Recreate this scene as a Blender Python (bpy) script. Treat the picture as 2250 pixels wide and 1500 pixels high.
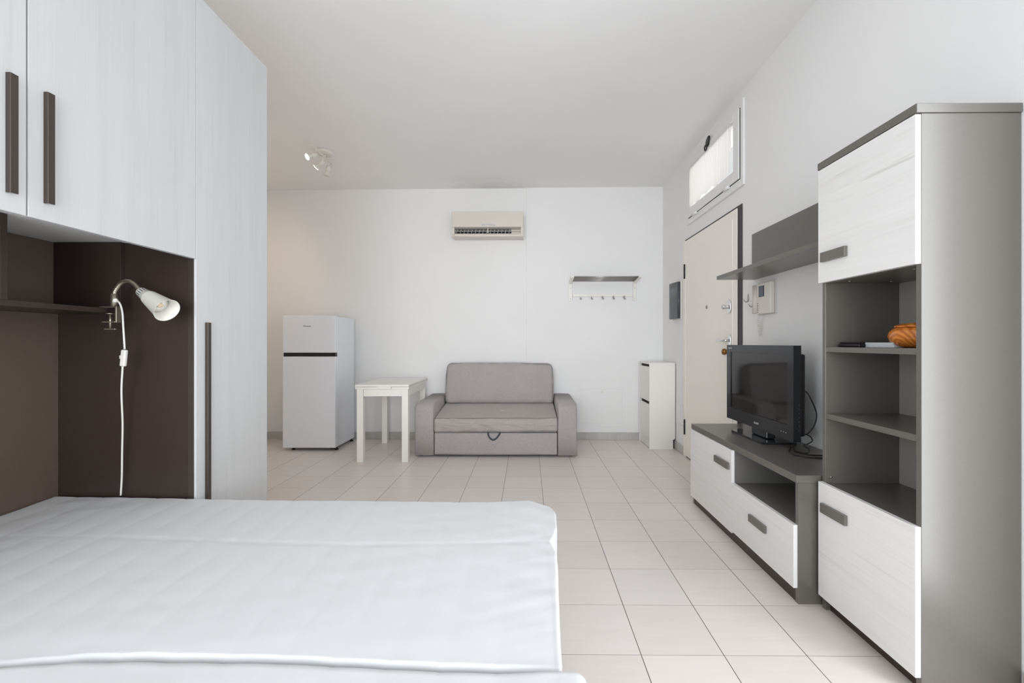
import bpy, bmesh, math, random
from mathutils import Vector, Matrix, noise
random.seed(7)
PI = math.pi
S = bpy.context.scene
COL = S.collection
for o in list(bpy.data.objects):
    bpy.data.objects.remove(o)

# ------------------------------------------------------------------ camera
F, CAMH = 952.0, 1.145                       # focal length in px of a 2250 px wide frame, eye height
cd = bpy.data.cameras.new('camera')
cam = bpy.data.objects.new('camera', cd)
COL.objects.link(cam)
cam.location = (0, 0, CAMH)
cam.rotation_euler = (PI / 2, 0, math.radians(0.5))
cd.sensor_fit = 'HORIZONTAL'
cd.sensor_width = 36.0
cd.lens = 36.0 * F / 2250.0
cd.shift_x = -26.0 / 2250.0
cd.shift_y = 3.0 / 2250.0
cd.clip_start = 0.02
S.camera = cam

# ------------------------------------------------------------------ world, lights, exposure
S.view_settings.view_transform = 'Standard'
S.view_settings.look = 'None'
S.view_settings.exposure = 0.05
S.view_settings.gamma = 1.0
S.view_settings.use_curve_mapping = False
S.cycles.diffuse_bounces = 7
S.cycles.max_bounces = 12
S.cycles.caustics_reflective = False
S.cycles.caustics_refractive = False
W = bpy.data.worlds.new('sky')
S.world = W
W.use_nodes = True
bg = W.node_tree.nodes['Background']
bg.inputs[0].default_value = (0.93, 0.97, 1.0, 1)
bg.inputs[1].default_value = 0.8


def area(name, loc, rot, sx, sy, power, col):
    l = bpy.data.lights.new(name, 'AREA')
    l.shape = 'RECTANGLE'
    l.size, l.size_y = sx, sy
    l.energy = power
    l.color = col
    o = bpy.data.objects.new(name, l)
    COL.objects.link(o)
    o.location = loc
    o.rotation_euler = rot
    return o


# daylight entering by an added window behind the camera, the unseen glazed door on the right,
# a window on the left added as fill and the small window over the entrance
rear = area('added_rear_daylight', (-0.1, -1.58, 1.45), (PI / 2, 0, 0), 2.4, 1.9, 30, (0.95, 0.995, 1.045))
rear.data.spread = math.radians(75)
area('side_daylight', (1.74, 0.6, 1.2), (PI / 2, 0, PI / 2), 1.0, 2.2, 40, (0.95, 0.995, 1.045))
area('added_left_daylight', (-2.10, -0.7, 1.4), (PI / 2, 0, -PI / 2), 1.2, 1.7, 40, (0.95, 0.995, 1.045))
area('clerestory_daylight', (1.90, 3.82, 2.66), (PI / 2, 0, PI / 2), 1.0, 0.54, 2.2, (1.0, 0.985, 0.96))

# ------------------------------------------------------------------ helpers


def lin(r, g=None, b=None):
    if g is None:
        r, g, b = r
    def f(c):
        c /= 255.0
        return c / 12.92 if c <= 0.04045 else ((c + 0.055) / 1.055) ** 2.4
    return (f(r), f(g), f(b), 1)


def material(name, col, rough=0.5, metal=0.0, spec=0.5):
    m = bpy.data.materials.new(name)
    m.use_nodes = True
    b = m.node_tree.nodes['Principled BSDF']
    b.inputs['Base Color'].default_value = col
    b.inputs['Roughness'].default_value = rough
    b.inputs['Metallic'].default_value = metal
    b.inputs['Specular IOR Level'].default_value = spec
    return m


def nd(m, t, **kw):
    n = m.node_tree.nodes.new(t)
    for k, v in kw.items():
        setattr(n, k, v)
    return n


def lk(m, a, b):
    m.node_tree.links.new(a, b)


def bs(m):
    return m.node_tree.nodes['Principled BSDF']


def objcoord(m, scale=(1, 1, 1)):
    t = nd(m, 'ShaderNodeTexCoord')
    mp = nd(m, 'ShaderNodeMapping')
    mp.inputs['Scale'].default_value = scale
    lk(m, t.outputs['Object'], mp.inputs['Vector'])
    return mp.outputs['Vector']


def noise_node(m, vec, scale, detail=4, rough=0.55, dist=0.0):
    n = nd(m, 'ShaderNodeTexNoise')
    n.inputs['Scale'].default_value = scale
    n.inputs['Detail'].default_value = detail
    n.inputs['Roughness'].default_value = rough
    n.inputs['Distortion'].default_value = dist
    lk(m, vec, n.inputs['Vector'])
    return n.outputs['Fac']


def ramp(m, fac, stops):
    r = nd(m, 'ShaderNodeValToRGB')
    el = r.color_ramp.elements
    while len(el) < len(stops):
        el.new(0.5)
    for e, (p, c) in zip(el, stops):
        e.position = p
        e.color = c
    lk(m, fac, r.inputs['Fac'])
    return r.outputs['Color']


def bump(m, fac, strength, dist=0.002):
    b = nd(m, 'ShaderNodeBump')
    b.inputs['Strength'].default_value = strength
    b.inputs['Distance'].default_value = dist
    lk(m, fac, b.inputs['Height'])
    lk(m, b.outputs['Normal'], bs(m).inputs['Normal'])
    return b


def mixrgb(m, mode, fac, a, b):
    n = nd(m, 'ShaderNodeMix', data_type='RGBA', blend_type=mode)
    for v, i in ((fac, 0), (a, 6), (b, 7)):
        if isinstance(v, (int, float)):
            n.inputs[i].default_value = v
        elif isinstance(v, tuple):
            n.inputs[i].default_value = v
        else:
            lk(m, v, n.inputs[i])
    return n.outputs[2]


# ------------------------------------------------------------------ materials
def plaster(name, col):
    m = material(name, col, 0.65, 0, 0.3)
    v = objcoord(m)
    n = noise_node(m, v, 1.3, 3)
    c0 = tuple(x * 0.97 for x in col[:3]) + (1,)
    lk(m, ramp(m, n, [(0.3, c0), (0.7, col)]), bs(m).inputs['Base Color'])
    bump(m, noise_node(m, v, 160, 3), 0.05, 0.001)
    return m


def white_wood(name, axis, warm=0.0, lvl=1.0):
    """white-washed oak laminate, grain along axis"""
    m = material(name, lin(228, 229, 228), 0.42, 0, 0.35)
    long, across = 0.9, 26.0
    sc = [across] * 3
    sc[axis] = long
    v = objcoord(m, sc)
    a = noise_node(m, v, 1.6, 6, 0.62, 0.6)
    sc2 = [x * 4.5 for x in sc]
    sc2[axis] = 2.2
    v2 = objcoord(m, sc2)
    b = noise_node(m, v2, 1.7, 4, 0.6, 0.3)
    sc3 = [9.0] * 3
    sc3[axis] = 0.7
    c = noise_node(m, objcoord(m, sc3), 1.0, 3, 0.5, 0.8)
    w = (1.0, 1.0 - warm * 0.012, 1.0 - warm * 0.035)
    g = lambda k: (k * w[0], k * w[1], k * w[2], 1)
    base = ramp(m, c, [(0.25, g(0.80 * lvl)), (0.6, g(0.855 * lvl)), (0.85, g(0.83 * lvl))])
    streak = ramp(m, a, [(0.25, g(0.80)), (0.36, g(0.96)), (0.45, (1, 1, 1, 1)), (0.75, (1, 1, 1, 1))])
    fine = ramp(m, b, [(0.3, g(0.965)), (0.5, (1, 1, 1, 1))])
    x = mixrgb(m, 'MULTIPLY', 1.0, base, fine)
    x = mixrgb(m, 'MULTIPLY', 0.75, x, streak)
    sc4 = [30.0] * 3
    sc4[axis] = 1.0
    k4 = noise_node(m, objcoord(m, sc4), 1.15, 2, 0.45, 1.2)
    x = mixrgb(m, 'MULTIPLY', 0.8, x, ramp(m, k4, [(0.25, g(0.80)), (0.29, (1, 1, 1, 1))]))
    lk(m, x, bs(m).inputs['Base Color'])
    bump(m, b, 0.08, 0.0008)
    return m


def laminate(name, col, rough, spec=0.5):
    m = material(name, col, rough, 0, spec)
    n = noise_node(m, objcoord(m), 420, 2)
    lk(m, ramp(m, n, [(0.3, tuple(x * 0.92 for x in col[:3]) + (1,)), (0.7, tuple(x * 1.06 for x in col[:3]) + (1,))]), bs(m).inputs['Base Color'])
    bump(m, n, 0.06, 0.0004)
    return m


def fabric(name, ca, cb, scale=900):
    m = material(name, ca, 0.9, 0, 0.15)
    v = objcoord(m)
    w1 = noise_node(m, objcoord(m, (1, 1, 0.12)), scale, 2, 0.6)
    w2 = noise_node(m, objcoord(m, (0.12, 1, 1)), scale, 2, 0.6)
    mx = mixrgb(m, 'MIX', 0.5, w1, w2)
    c = ramp(m, mx, [(0.36, cb), (0.64, ca)])
    blot = ramp(m, noise_node(m, v, 3.0, 3), [(0.3, (0.93, 0.93, 0.93, 1)), (0.7, (1, 1, 1, 1))])
    lk(m, mixrgb(m, 'MULTIPLY', 1.0, c, blot), bs(m).inputs['Base Color'])
    bump(m, mx, 0.25, 0.0015)
    bs(m).inputs['Sheen Weight'].default_value = 0.2
    return m


M = {}
M['wall'] = plaster('wall_paint', (0.84, 0.838, 0.835, 1))
M['ceiling'] = plaster('ceiling_paint', (0.87, 0.865, 0.86, 1))
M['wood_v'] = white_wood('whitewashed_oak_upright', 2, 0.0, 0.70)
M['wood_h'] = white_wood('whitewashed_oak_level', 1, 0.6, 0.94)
M['grey'] = laminate('taupe_grey_laminate', lin(100, 96, 90), 0.28, 0.8)
M['grey_in'] = laminate('taupe_grey_inside', lin(108, 106, 103), 0.5, 0.3)  # grey laminate lightened to lift the dim insides
M['brown_lit'] = laminate('brown_laminate_lit', lin(97, 83, 74), 0.4, 0.4)  # brown laminate with side light on the niche back put into its colour
M['grey_lit'] = laminate('taupe_grey_lit', lin(160, 155, 148), 0.5, 0.3)  # lit copy of the grey laminate, brightens the shaded cabinet back
M['brown'] = laminate('dark_brown_laminate', lin(57, 46, 42), 0.33, 0.4)
M['bronze'] = material('bronze_metal', lin(92, 82, 76), 0.38, 0.75)
M['white_lit'] = material('white_lacquer_lit', lin(249, 248, 243), 0.4)  # white lacquer made brighter to stand in for light under the overhead cabinet
M['white'] = material('white_lacquer', lin(236, 235, 230), 0.35)
M['table_white'] = material('table_white', lin(237, 235, 229), 0.35)
M['door_paint'] = plaster('door_paint', lin(246, 242, 234))
M['frame_white'] = material('window_pvc', (0.80, 0.80, 0.79, 1), 0.3)
M['dark_frame'] = laminate('dark_metal_frame', lin(50, 42, 44), 0.45)
M['fridge'] = material('silver_coated_steel', lin(232, 236, 242), 0.36, 0.04)
M['black'] = material('black_plastic', lin(22, 22, 24), 0.35)
M['tv_gloss'] = material('piano_black', lin(34, 36, 40), 0.12)
M['screen'] = material('tv_screen', lin(10, 9, 9), 0.05, 0, 0.6)
M['chrome'] = material('chrome', (0.75, 0.75, 0.75, 1), 0.15, 1.0)
M['steel'] = material('brushed_steel', (0.42, 0.40, 0.38, 1), 0.3, 1.0)
M['nickel'] = material('satin_nickel', lin(196, 186, 168), 0.3, 0.9)
M['cream'] = material('cream_plastic', lin(216, 209, 200), 0.4)
M['offwhite'] = material('offwhite_plastic', lin(221, 216, 208), 0.4)
M['lamp_white'] = material('lamp_white', lin(226, 223, 214), 0.35)
M['cord'] = material('white_cord', lin(226, 222, 216), 0.45)
M['smoke'] = material('smoked_plastic', lin(74, 78, 84), 0.2)
M['brass'] = material('brass', lin(150, 105, 60), 0.3, 0.9)
M['lcd'] = material('lcd_glass', lin(72, 82, 96), 0.1)
M['rubber'] = material('black_rubber', lin(16, 16, 17), 0.55)
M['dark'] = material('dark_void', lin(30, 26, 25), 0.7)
M['strap'] = fabric('strap_webbing', lin(84, 86, 90), lin(64, 66, 70))
M['sofa'] = fabric('sofa_cloth', lin(193, 187, 184), lin(150, 144, 143))
m = M['sofa_seat'] = fabric('sofa_seat_cloth', lin(195, 188, 183), lin(152, 144, 141))
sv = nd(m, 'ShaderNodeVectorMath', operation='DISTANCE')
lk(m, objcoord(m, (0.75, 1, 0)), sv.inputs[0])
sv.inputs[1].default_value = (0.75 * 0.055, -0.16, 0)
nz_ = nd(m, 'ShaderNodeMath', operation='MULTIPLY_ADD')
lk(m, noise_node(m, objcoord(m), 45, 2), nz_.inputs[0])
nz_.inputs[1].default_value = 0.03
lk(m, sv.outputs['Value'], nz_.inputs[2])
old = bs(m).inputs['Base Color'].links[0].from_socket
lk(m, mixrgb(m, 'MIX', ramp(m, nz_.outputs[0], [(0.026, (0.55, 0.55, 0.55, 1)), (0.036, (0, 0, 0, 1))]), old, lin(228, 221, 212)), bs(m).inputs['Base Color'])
M['sofa_trim'] = material('sofa_piping', lin(134, 129, 128), 0.9)
M['print'] = material('dark_print', lin(60, 62, 66), 0.5)
M['print_light'] = material('light_print', lin(205, 205, 205), 0.4, 0.5)
M['print_blue'] = material('blue_print', lin(120, 130, 170), 0.5)
M['paper'] = material('white_plastic_case', lin(214, 222, 226), 0.3)

# cotton cover
m = M['sheet'] = material('white_cotton', (0.635, 0.638, 0.645, 1), 0.85, 0, 0.15)
bump(m, noise_node(m, objcoord(m), 900, 2), 0.12, 0.0008)
m = M['sheet_trim'] = material('cream_cotton_edge', lin(226, 226, 216), 0.9, 0, 0.1)
wv = nd(m, 'ShaderNodeTexWave')
wv.bands_direction = 'Y'
wv.inputs['Scale'].default_value = 55
lk(m, objcoord(m), wv.inputs['Vector'])
bump(m, wv.outputs['Fac'], 0.6, 0.003)

# floor tiles: 0.303 m module, dark joints along the room, paler joints across it
m = M['floor'] = material('floor_tiles', lin(205, 198, 194), 0.32, 0, 0.4)
tc = nd(m, 'ShaderNodeTexCoord')
sx = nd(m, 'ShaderNodeSeparateXYZ')
lk(m, tc.outputs['Object'], sx.inputs[0])


def mth(m, op, a, b=None, c=None):
    n = nd(m, 'ShaderNodeMath', operation=op)
    for i, v in enumerate((a, b, c)):
        if v is None:
            continue
        if isinstance(v, (int, float)):
            n.inputs[i].default_value = v
        else:
            lk(m, v, n.inputs[i])
    return n.outputs[0]


T = 0.303
ax = mth(m, 'SUBTRACT', sx.outputs[0], 0.114)
ay = mth(m, 'SUBTRACT', sx.outputs[1], 1.594 - T * 20)
dx = mth(m, 'PINGPONG', ax, T / 2)
dy = mth(m, 'PINGPONG', ay, T / 2)


def below(v, w, soft):
    n = nd(m, 'ShaderNodeMapRange')
    n.inputs['From Min'].default_value = w - soft
    n.inputs['From Max'].default_value = w + soft
    n.inputs['To Min'].default_value = 1
    n.inputs['To Max'].default_value = 0
    lk(m, v, n.inputs['Value'])
    return n.outputs[0]


lx = below(dx, 0.0015, 0.0006)
ly = below(dy, 0.0011, 0.0006)
cx_ = mth(m, 'FLOOR', mth(m, 'DIVIDE', ax, T))
cy_ = mth(m, 'FLOOR', mth(m, 'DIVIDE', ay, T))
cb = nd(m, 'ShaderNodeCombineXYZ')
lk(m, cx_, cb.inputs[0])
lk(m, cy_, cb.inputs[1])
wn = nd(m, 'ShaderNodeTexWhiteNoise', noise_dimensions='3D')
lk(m, cb.outputs[0], wn.inputs['Vector'])
tile = ramp(m, wn.outputs['Value'], [(0.0, lin(224, 216, 210)), (0.5, lin(229, 222, 217)), (1.0, lin(226, 220, 216))])
mott = ramp(m, noise_node(m, objcoord(m, (2.0, 14, 1)), 2.2, 4, 0.6), [(0.3, (0.94, 0.935, 0.93, 1)), (0.7, (1, 1, 1, 1))])
c = mixrgb(m, 'MULTIPLY', 0.8, tile, mott)
c = mixrgb(m, 'MIX', ly, c, lin(150, 138, 132))
c = mixrgb(m, 'MIX', lx, c, lin(88, 76, 72))
lk(m, c, bs(m).inputs['Base Color'])
jn = mth(m, 'MAXIMUM', lx, ly)
bump(m, mth(m, 'SUBTRACT', 1.0, jn), 0.3, 0.001)

# grey skirting tiles
m = M['skirting'] = material('skirting_tiles', lin(178, 165, 162), 0.4, 0, 0.4)
n1 = noise_node(m, objcoord(m, (3, 3, 1.2)), 1.4, 4, 0.6)
lk(m, ramp(m, n1, [(0.25, lin(172, 169, 165)), (0.75, lin(206, 204, 201))]), bs(m).inputs['Base Color'])

# orange turned wood with rings
m = M['turned'] = material('turned_wood', lin(170, 95, 35), 0.18, 0, 0.6)
wv = nd(m, 'ShaderNodeTexWave', wave_type='RINGS')
wv.rings_direction = 'X'
wv.inputs['Scale'].default_value = 24
wv.inputs['Distortion'].default_value = 5.0
wv.inputs['Detail'].default_value = 3
lk(m, objcoord(m, (1, 1, 0.8)), wv.inputs['Vector'])
lk(m, ramp(m, wv.outputs['Fac'], [(0.0, lin(182, 100, 34)), (0.5, lin(206, 122, 47)), (1.0, lin(222, 142, 62))]), bs(m).inputs['Base Color'])

# soot smudge on the ceiling above the air conditioner
m = M['ceiling']
sm = nd(m, 'ShaderNodeVectorMath', operation='DISTANCE')
lk(m, objcoord(m, (0.32, 1, 0)), sm.inputs[0])
sm.inputs[1].default_value = (0.32 * -0.40, 5.12, 0)
sn = nd(m, 'ShaderNodeMath', operation='MULTIPLY_ADD')
lk(m, noise_node(m, objcoord(m), 9, 3), sn.inputs[0])
sn.inputs[1].default_value = 0.10
lk(m, sm.outputs['Value'], sn.inputs[2])
old = bs(m).inputs['Base Color'].links[0].from_socket
lk(m, mixrgb(m, 'MULTIPLY', 1.0, old, ramp(m, sn.outputs[0], [(0.06, (0.80, 0.79, 0.78, 1)), (0.24, (1, 1, 1, 1))])), bs(m).inputs['Base Color'])

# sheer curtain
m = M['sheer'] = bpy.data.materials.new('sheer_curtain')
m.use_nodes = True
m.node_tree.nodes.remove(m.node_tree.nodes['Principled BSDF'])
out = m.node_tree.nodes['Material Output']
df = nd(m, 'ShaderNodeBsdfDiffuse')
df.inputs[0].default_value = (0.84, 0.83, 0.82, 1)
tl = nd(m, 'ShaderNodeBsdfTranslucent')
tl.inputs[0].default_value = (0.86, 0.84, 0.81, 1)
tr = nd(m, 'ShaderNodeBsdfTransparent')
m1 = nd(m, 'ShaderNodeMixShader')
m1.inputs[0].default_value = 0.5
lk(m, df.outputs[0], m1.inputs[1])
lk(m, tl.outputs[0], m1.inputs[2])
m2 = nd(m, 'ShaderNodeMixShader')
m2.inputs[0].default_value = 0.06
lk(m, m1.outputs[0], m2.inputs[1])
lk(m, tr.outputs[0], m2.inputs[2])
lk(m, m2.outputs[0], out.inputs[0])

# thin window glass
m = M['glass'] = bpy.data.materials.new('window_glass')
m.use_nodes = True
m.node_tree.nodes.remove(m.node_tree.nodes['Principled BSDF'])
out = m.node_tree.nodes['Material Output']
tr = nd(m, 'ShaderNodeBsdfTransparent')
gl = nd(m, 'ShaderNodeBsdfGlossy')
gl.inputs['Roughness'].default_value = 0.02
mx = nd(m, 'ShaderNodeMixShader')
mx.inputs[0].default_value = 0.05
lk(m, tr.outputs[0], mx.inputs[1])
lk(m, gl.outputs[0], mx.inputs[2])
lk(m, mx.outputs[0], out.inputs[0])


def emitter(name, col, strength):
    m = material(name, col, 0.3)
    bs(m).inputs['Emission Color'].default_value = col
    bs(m).inputs['Emission Strength'].default_value = strength
    return m


M['bulb_on'] = emitter('lit_bulb', (1.0, 0.86, 0.68, 1), 9.0)

# ------------------------------------------------------------------ mesh builder (world coordinates)
ORG = {}


class MB:
    def __init__(self):
        self.v, self.f, self.s = [], [], []

    def add(self, verts, faces, smooth=False, mat=None):
        o = len(self.v)
        for p in verts:
            p = Vector(p)
            self.v.append(mat @ p if mat else p)
        for f in faces:
            self.f.append([i + o for i in f])
            self.s.append(smooth)
        return self

    def box(self, x0, x1, y0, y1, z0, z1, bev=0.0, mat=None, seg=2):
        bm = bmesh.new()
        bmesh.ops.create_cube(bm, size=1)
        for v in bm.verts:
            v.co = Vector(((x0 + x1) / 2 + v.co.x * (x1 - x0), (y0 + y1) / 2 + v.co.y * (y1 - y0), (z0 + z1) / 2 + v.co.z * (z1 - z0)))
        if bev > 0:
            bmesh.ops.bevel(bm, geom=bm.edges[:] , offset=bev, segments=seg, affect='EDGES', profile=0.5)
        bm.verts.ensure_lookup_table()
        for i, v in enumerate(bm.verts):
            v.index = i
        self.add([v.co.copy() for v in bm.verts], [[v.index for v in f.verts] for f in bm.faces], False, mat)
        bm.free()
        return self

    def prism(self, poly, axis, a0, a1, mat=None, smooth=False):
        """poly in the two other axes (cyclic order), extruded along axis"""
        n = len(poly)
        def P(p, a):
            if axis == 0:
                return (a, p[0], p[1])
            if axis == 1:
                return (p[0], a, p[1])
            return (p[0], p[1], a)
        vs = [P(p, a0) for p in poly] + [P(p, a1) for p in poly]
        fs = [list(range(n))[::-1], list(range(n, 2 * n))]
        o = len(self.v)
        self.add(vs, fs, False, mat)
        for i in range(n):
            j = (i + 1) % n
            self.f.append([o + i, o + j, o + n + j, o + n + i])
            self.s.append(smooth)
        return self

    def lathe(self, prof, mat=None, seg=32, caps=True):
        """prof: list of (r, z) about the z axis"""
        vs, fs = [], []
        for r, z in prof:
            for k in range(seg):
                a = 2 * PI * k / seg
                vs.append((r * math.cos(a), r * math.sin(a), z))
        for i in range(len(prof) - 1):
            for k in range(seg):
                k2 = (k + 1) % seg
                fs.append([i * seg + k, i * seg + k2, (i + 1) * seg + k2, (i + 1) * seg + k])
        o = len(self.v)
        self.add(vs, fs, True, mat)
        if caps:
            if prof[0][0] > 1e-6:
                self.f.append([o + k for k in range(seg)][::-1])
                self.s.append(False)
            if prof[-1][0] > 1e-6:
                self.f.append([o + (len(prof) - 1) * seg + k for k in range(seg)])
                self.s.append(False)
        return self

    def tube(self, pts, r, seg=10, closed=False, mat=None):
        pts = [Vector(p) for p in pts]
        n = len(pts)
        tang = []
        for i in range(n):
            a = pts[(i - 1) % n] if (closed or i > 0) else pts[i]
            b = pts[(i + 1) % n] if (closed or i < n - 1) else pts[i]
            t = (b - a)
            tang.append(t.normalized() if t.length > 1e-9 else Vector((0, 0, 1)))
        up = Vector((0, 0, 1)) if abs(tang[0].z) < 0.9 else Vector((1, 0, 0))
        nrm = (up - tang[0] * up.dot(tang[0])).normalized()
        vs, fs = [], []
        for i in range(n):
            t = tang[i]
            nrm = (nrm - t * nrm.dot(t))
            nrm = nrm.normalized() if nrm.length > 1e-6 else t.orthogonal().normalized()
            bi = t.cross(nrm)
            rr = r[i] if isinstance(r, (list, tuple)) else r
            for k in range(seg):
                a = 2 * PI * k / seg
                vs.append(pts[i] + (nrm * math.cos(a) + bi * math.sin(a)) * rr)
        m_ = n if closed else n - 1
        for i in range(m_):
            j = (i + 1) % n
            for k in range(seg):
                k2 = (k + 1) % seg
                fs.append([i * seg + k, i * seg + k2, j * seg + k2, j * seg + k])
        o = len(self.v)
        self.add(vs, fs, True, mat)
        if not closed:
            self.f.append([o + k for k in range(seg)][::-1])
            self.s.append(False)
            self.f.append([o + (n - 1) * seg + k for k in range(seg)])
            self.s.append(False)
        return self

    def soft(self, x0, x1, y0, y1, z0, z1, r, n, disp=None, mat=None):
        """rounded box on a grid; disp(p, nrm, u, v, w) moves each vertex, u v w in -1..1"""
        nx, ny, nz = n
        bm = bmesh.new()
        key = {}
        def vert(i, j, k):
            if (i, j, k) not in key:
                key[(i, j, k)] = bm.verts.new((i, j, k))
            return key[(i, j, k)]
        for i in range(nx):
            for j in range(ny):
                for k, fl in ((0, 1), (nz, 0)):
                    q = [vert(i, j, k), vert(i + 1, j, k), vert(i + 1, j + 1, k), vert(i, j + 1, k)]
                    bm.faces.new(q[::-1] if fl else q)
        for i in range(nx):
            for k in range(nz):
                for j, fl in ((0, 0), (ny, 1)):
                    q = [vert(i, j, k), vert(i + 1, j, k), vert(i + 1, j, k + 1), vert(i, j, k + 1)]
                    bm.faces.new(q[::-1] if fl else q)
        for j in range(ny):
            for k in range(nz):
                for i, fl in ((0, 1), (nx, 0)):
                    q = [vert(i, j, k), vert(i, j + 1, k), vert(i, j + 1, k + 1), vert(i, j, k + 1)]
                    bm.faces.new(q[::-1] if fl else q)
        def warp(i, nn, a, b):
            # more rows near the ends, for the rounding
            t = i / nn
            L = b - a
            e = min(0.45, 2.0 * r / L)
            m_ = max(2, int(nn * 0.16)) if nn > 6 else 1
            if i <= m_:
                return a + L * e * (i / m_)
            if i >= nn - m_:
                return b - L * e * ((nn - i) / m_)
            return a + L * e + (L * (1 - 2 * e)) * (i - m_) / (nn - 2 * m_)
        vs = []
        bm.verts.ensure_lookup_table()
        for idx, ((i, j, k), v) in enumerate(key.items()):
            p = Vector((warp(i, nx, x0, x1), warp(j, ny, y0, y1), warp(k, nz, z0, z1)))
            q = Vector((min(max(p.x, x0 + r), x1 - r), min(max(p.y, y0 + r), y1 - r), min(max(p.z, z0 + r), z1 - r)))
            d = p - q
            if d.length > 1e-9:
                nr = d.normalized()
                p = q + nr * r
            else:
                nr = Vector((0, 0, 1))
            if disp:
                u = 2 * (p.x - x0) / (x1 - x0) - 1
                vv = 2 * (p.y - y0) / (y1 - y0) - 1
                w = 2 * (p.z - z0) / (z1 - z0) - 1
                p = Vector(disp(p, nr, u, vv, w))
            v.index = idx
            vs.append(p)
        fs = [[v.index for v in f.verts] for f in bm.faces]
        bm.free()
        return self.add(vs, fs, True, mat)

    def build(self, name, mat, parent=None, org=None, wn=False):
        if parent is not None:
            o_ = ORG[parent]
        else:
            o_ = Vector(org) if org is not None else Vector((0, 0, 0))
        me = bpy.data.meshes.new(name)
        me.from_pydata([tuple(p - o_) for p in self.v], [], self.f)
        me.materials.append(M[mat] if isinstance(mat, str) else mat)
        me.polygons.foreach_set('use_smooth', self.s)
        me.update()
        bm = bmesh.new()
        bm.from_mesh(me)
        bmesh.ops.recalc_face_normals(bm, faces=bm.faces[:])
        bm.to_mesh(me)
        bm.free()
        o = bpy.data.objects.new(name, me)
        COL.objects.link(o)
        if parent is not None:
            o.parent = parent
        else:
            o.location = o_
        ORG[o] = o_
        return o


def align(p, d, roll=None):
    """matrix taking +z to direction d at point p"""
    d = Vector(d).normalized()
    q = Vector((0, 0, 1)).rotation_difference(d)
    return Matrix.Translation(Vector(p)) @ q.to_matrix().to_4x4()


def tag(o, label, cat, group=None):
    o['label'] = label
    o['category'] = cat
    if group:
        o['group'] = group
    return o


def thing(name, label, cat, loc, group=None):
    o = bpy.data.objects.new(name, None)
    o.empty_display_size = 0.1
    COL.objects.link(o)
    o.location = loc
    ORG[o] = Vector(loc)
    return tag(o, label, cat, group)


def struct(o):
    o['kind'] = 'structure'
    return o


def text(string, size, mtx, mat, parent, name='lettering', depth=0.0004):
    cu = bpy.data.curves.new(name, 'FONT')
    cu.body = string
    cu.size = size
    cu.align_x = 'CENTER'
    cu.align_y = 'CENTER'
    cu.extrude = depth
    tmp = bpy.data.objects.new(name, cu)
    COL.objects.link(tmp)
    bpy.context.view_layer.update()
    me = bpy.data.meshes.new_from_object(tmp.evaluated_get(bpy.context.evaluated_depsgraph_get()))
    bpy.data.objects.remove(tmp)
    b = MB()
    b.add([v.co.copy() for v in me.vertices], [list(p.vertices) for p in me.polygons], False, mtx)
    bpy.data.meshes.remove(me)
    return b.build(name, mat, parent)


TXT_Y = Matrix(((1, 0, 0, 0), (0, 0, -1, 0), (0, 1, 0, 0), (0, 0, 0, 1)))      # faces -y
TXT_X = Matrix(((0, 0, -1, 0), (-1, 0, 0, 0), (0, 1, 0, 0), (0, 0, 0, 1)))     # faces -x


def spline(pts, n=8):
    """Catmull-Rom through pts"""
    P = [Vector(p) for p in pts]
    P = [P[0] * 2 - P[1]] + P + [P[-1] * 2 - P[-2]]
    out = []
    for i in range(1, len(P) - 2):
        a, b, c, d = P[i - 1], P[i], P[i + 1], P[i + 2]
        for k in range(n):
            t = k / n
            out.append(0.5 * ((2 * b) + (c - a) * t + (2 * a - 5 * b + 4 * c - d) * t * t + (3 * b - a - 3 * c + d) * t ** 3))
    out.append(P[-2])
    return out


def lerp_table(tab, t):
    if t <= tab[0][0]:
        return tab[0][1]
    for (a, x), (b, y) in zip(tab, tab[1:]):
        if t <= b:
            return x + (y - x) * (t - a) / (b - a)
    return tab[-1][1]


# ------------------------------------------------------------------ the room
XR, YB = 1.60, 5.15          # right wall, back wall
XL, XLF = -1.975, -3.35      # wall behind the bed, far left wall
YREAR = -1.45


def zc(x, y):
    return 2.99 + 0.018 * (YB - y) + 0.0049 * (x - XR)


struct(MB().box(-3.6, 1.9, -1.75, 5.4, -0.12, 0.0).build('floor', 'floor'))
b = MB()
x0, x1, y0, y1 = -3.6, 1.9, -1.75, 5.4
q = [(x0, y0, zc(x0, y0)), (x1, y0, zc(x1, y0)), (x1, y1, zc(x1, y1)), (x0, y1, zc(x0, y1))]
b.add(q + [(p[0], p[1], p[2] + 0.15) for p in q], [[0, 3, 2, 1], [4, 5, 6, 7], [0, 1, 5, 4], [1, 2, 6, 5], [2, 3, 7, 6], [3, 0, 4, 7]])
struct(b.build('ceiling', 'ceiling'))
HT = 3.10
b = MB()
b.box(-3.6, -0.018, YB, YB + 0.2, 0, HT)
b.box(-0.018, XR + 0.25, YB - 0.012, YB + 0.2, 0, HT, 0.005)
struct(b.build('wall_back', 'wall'))
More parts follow.
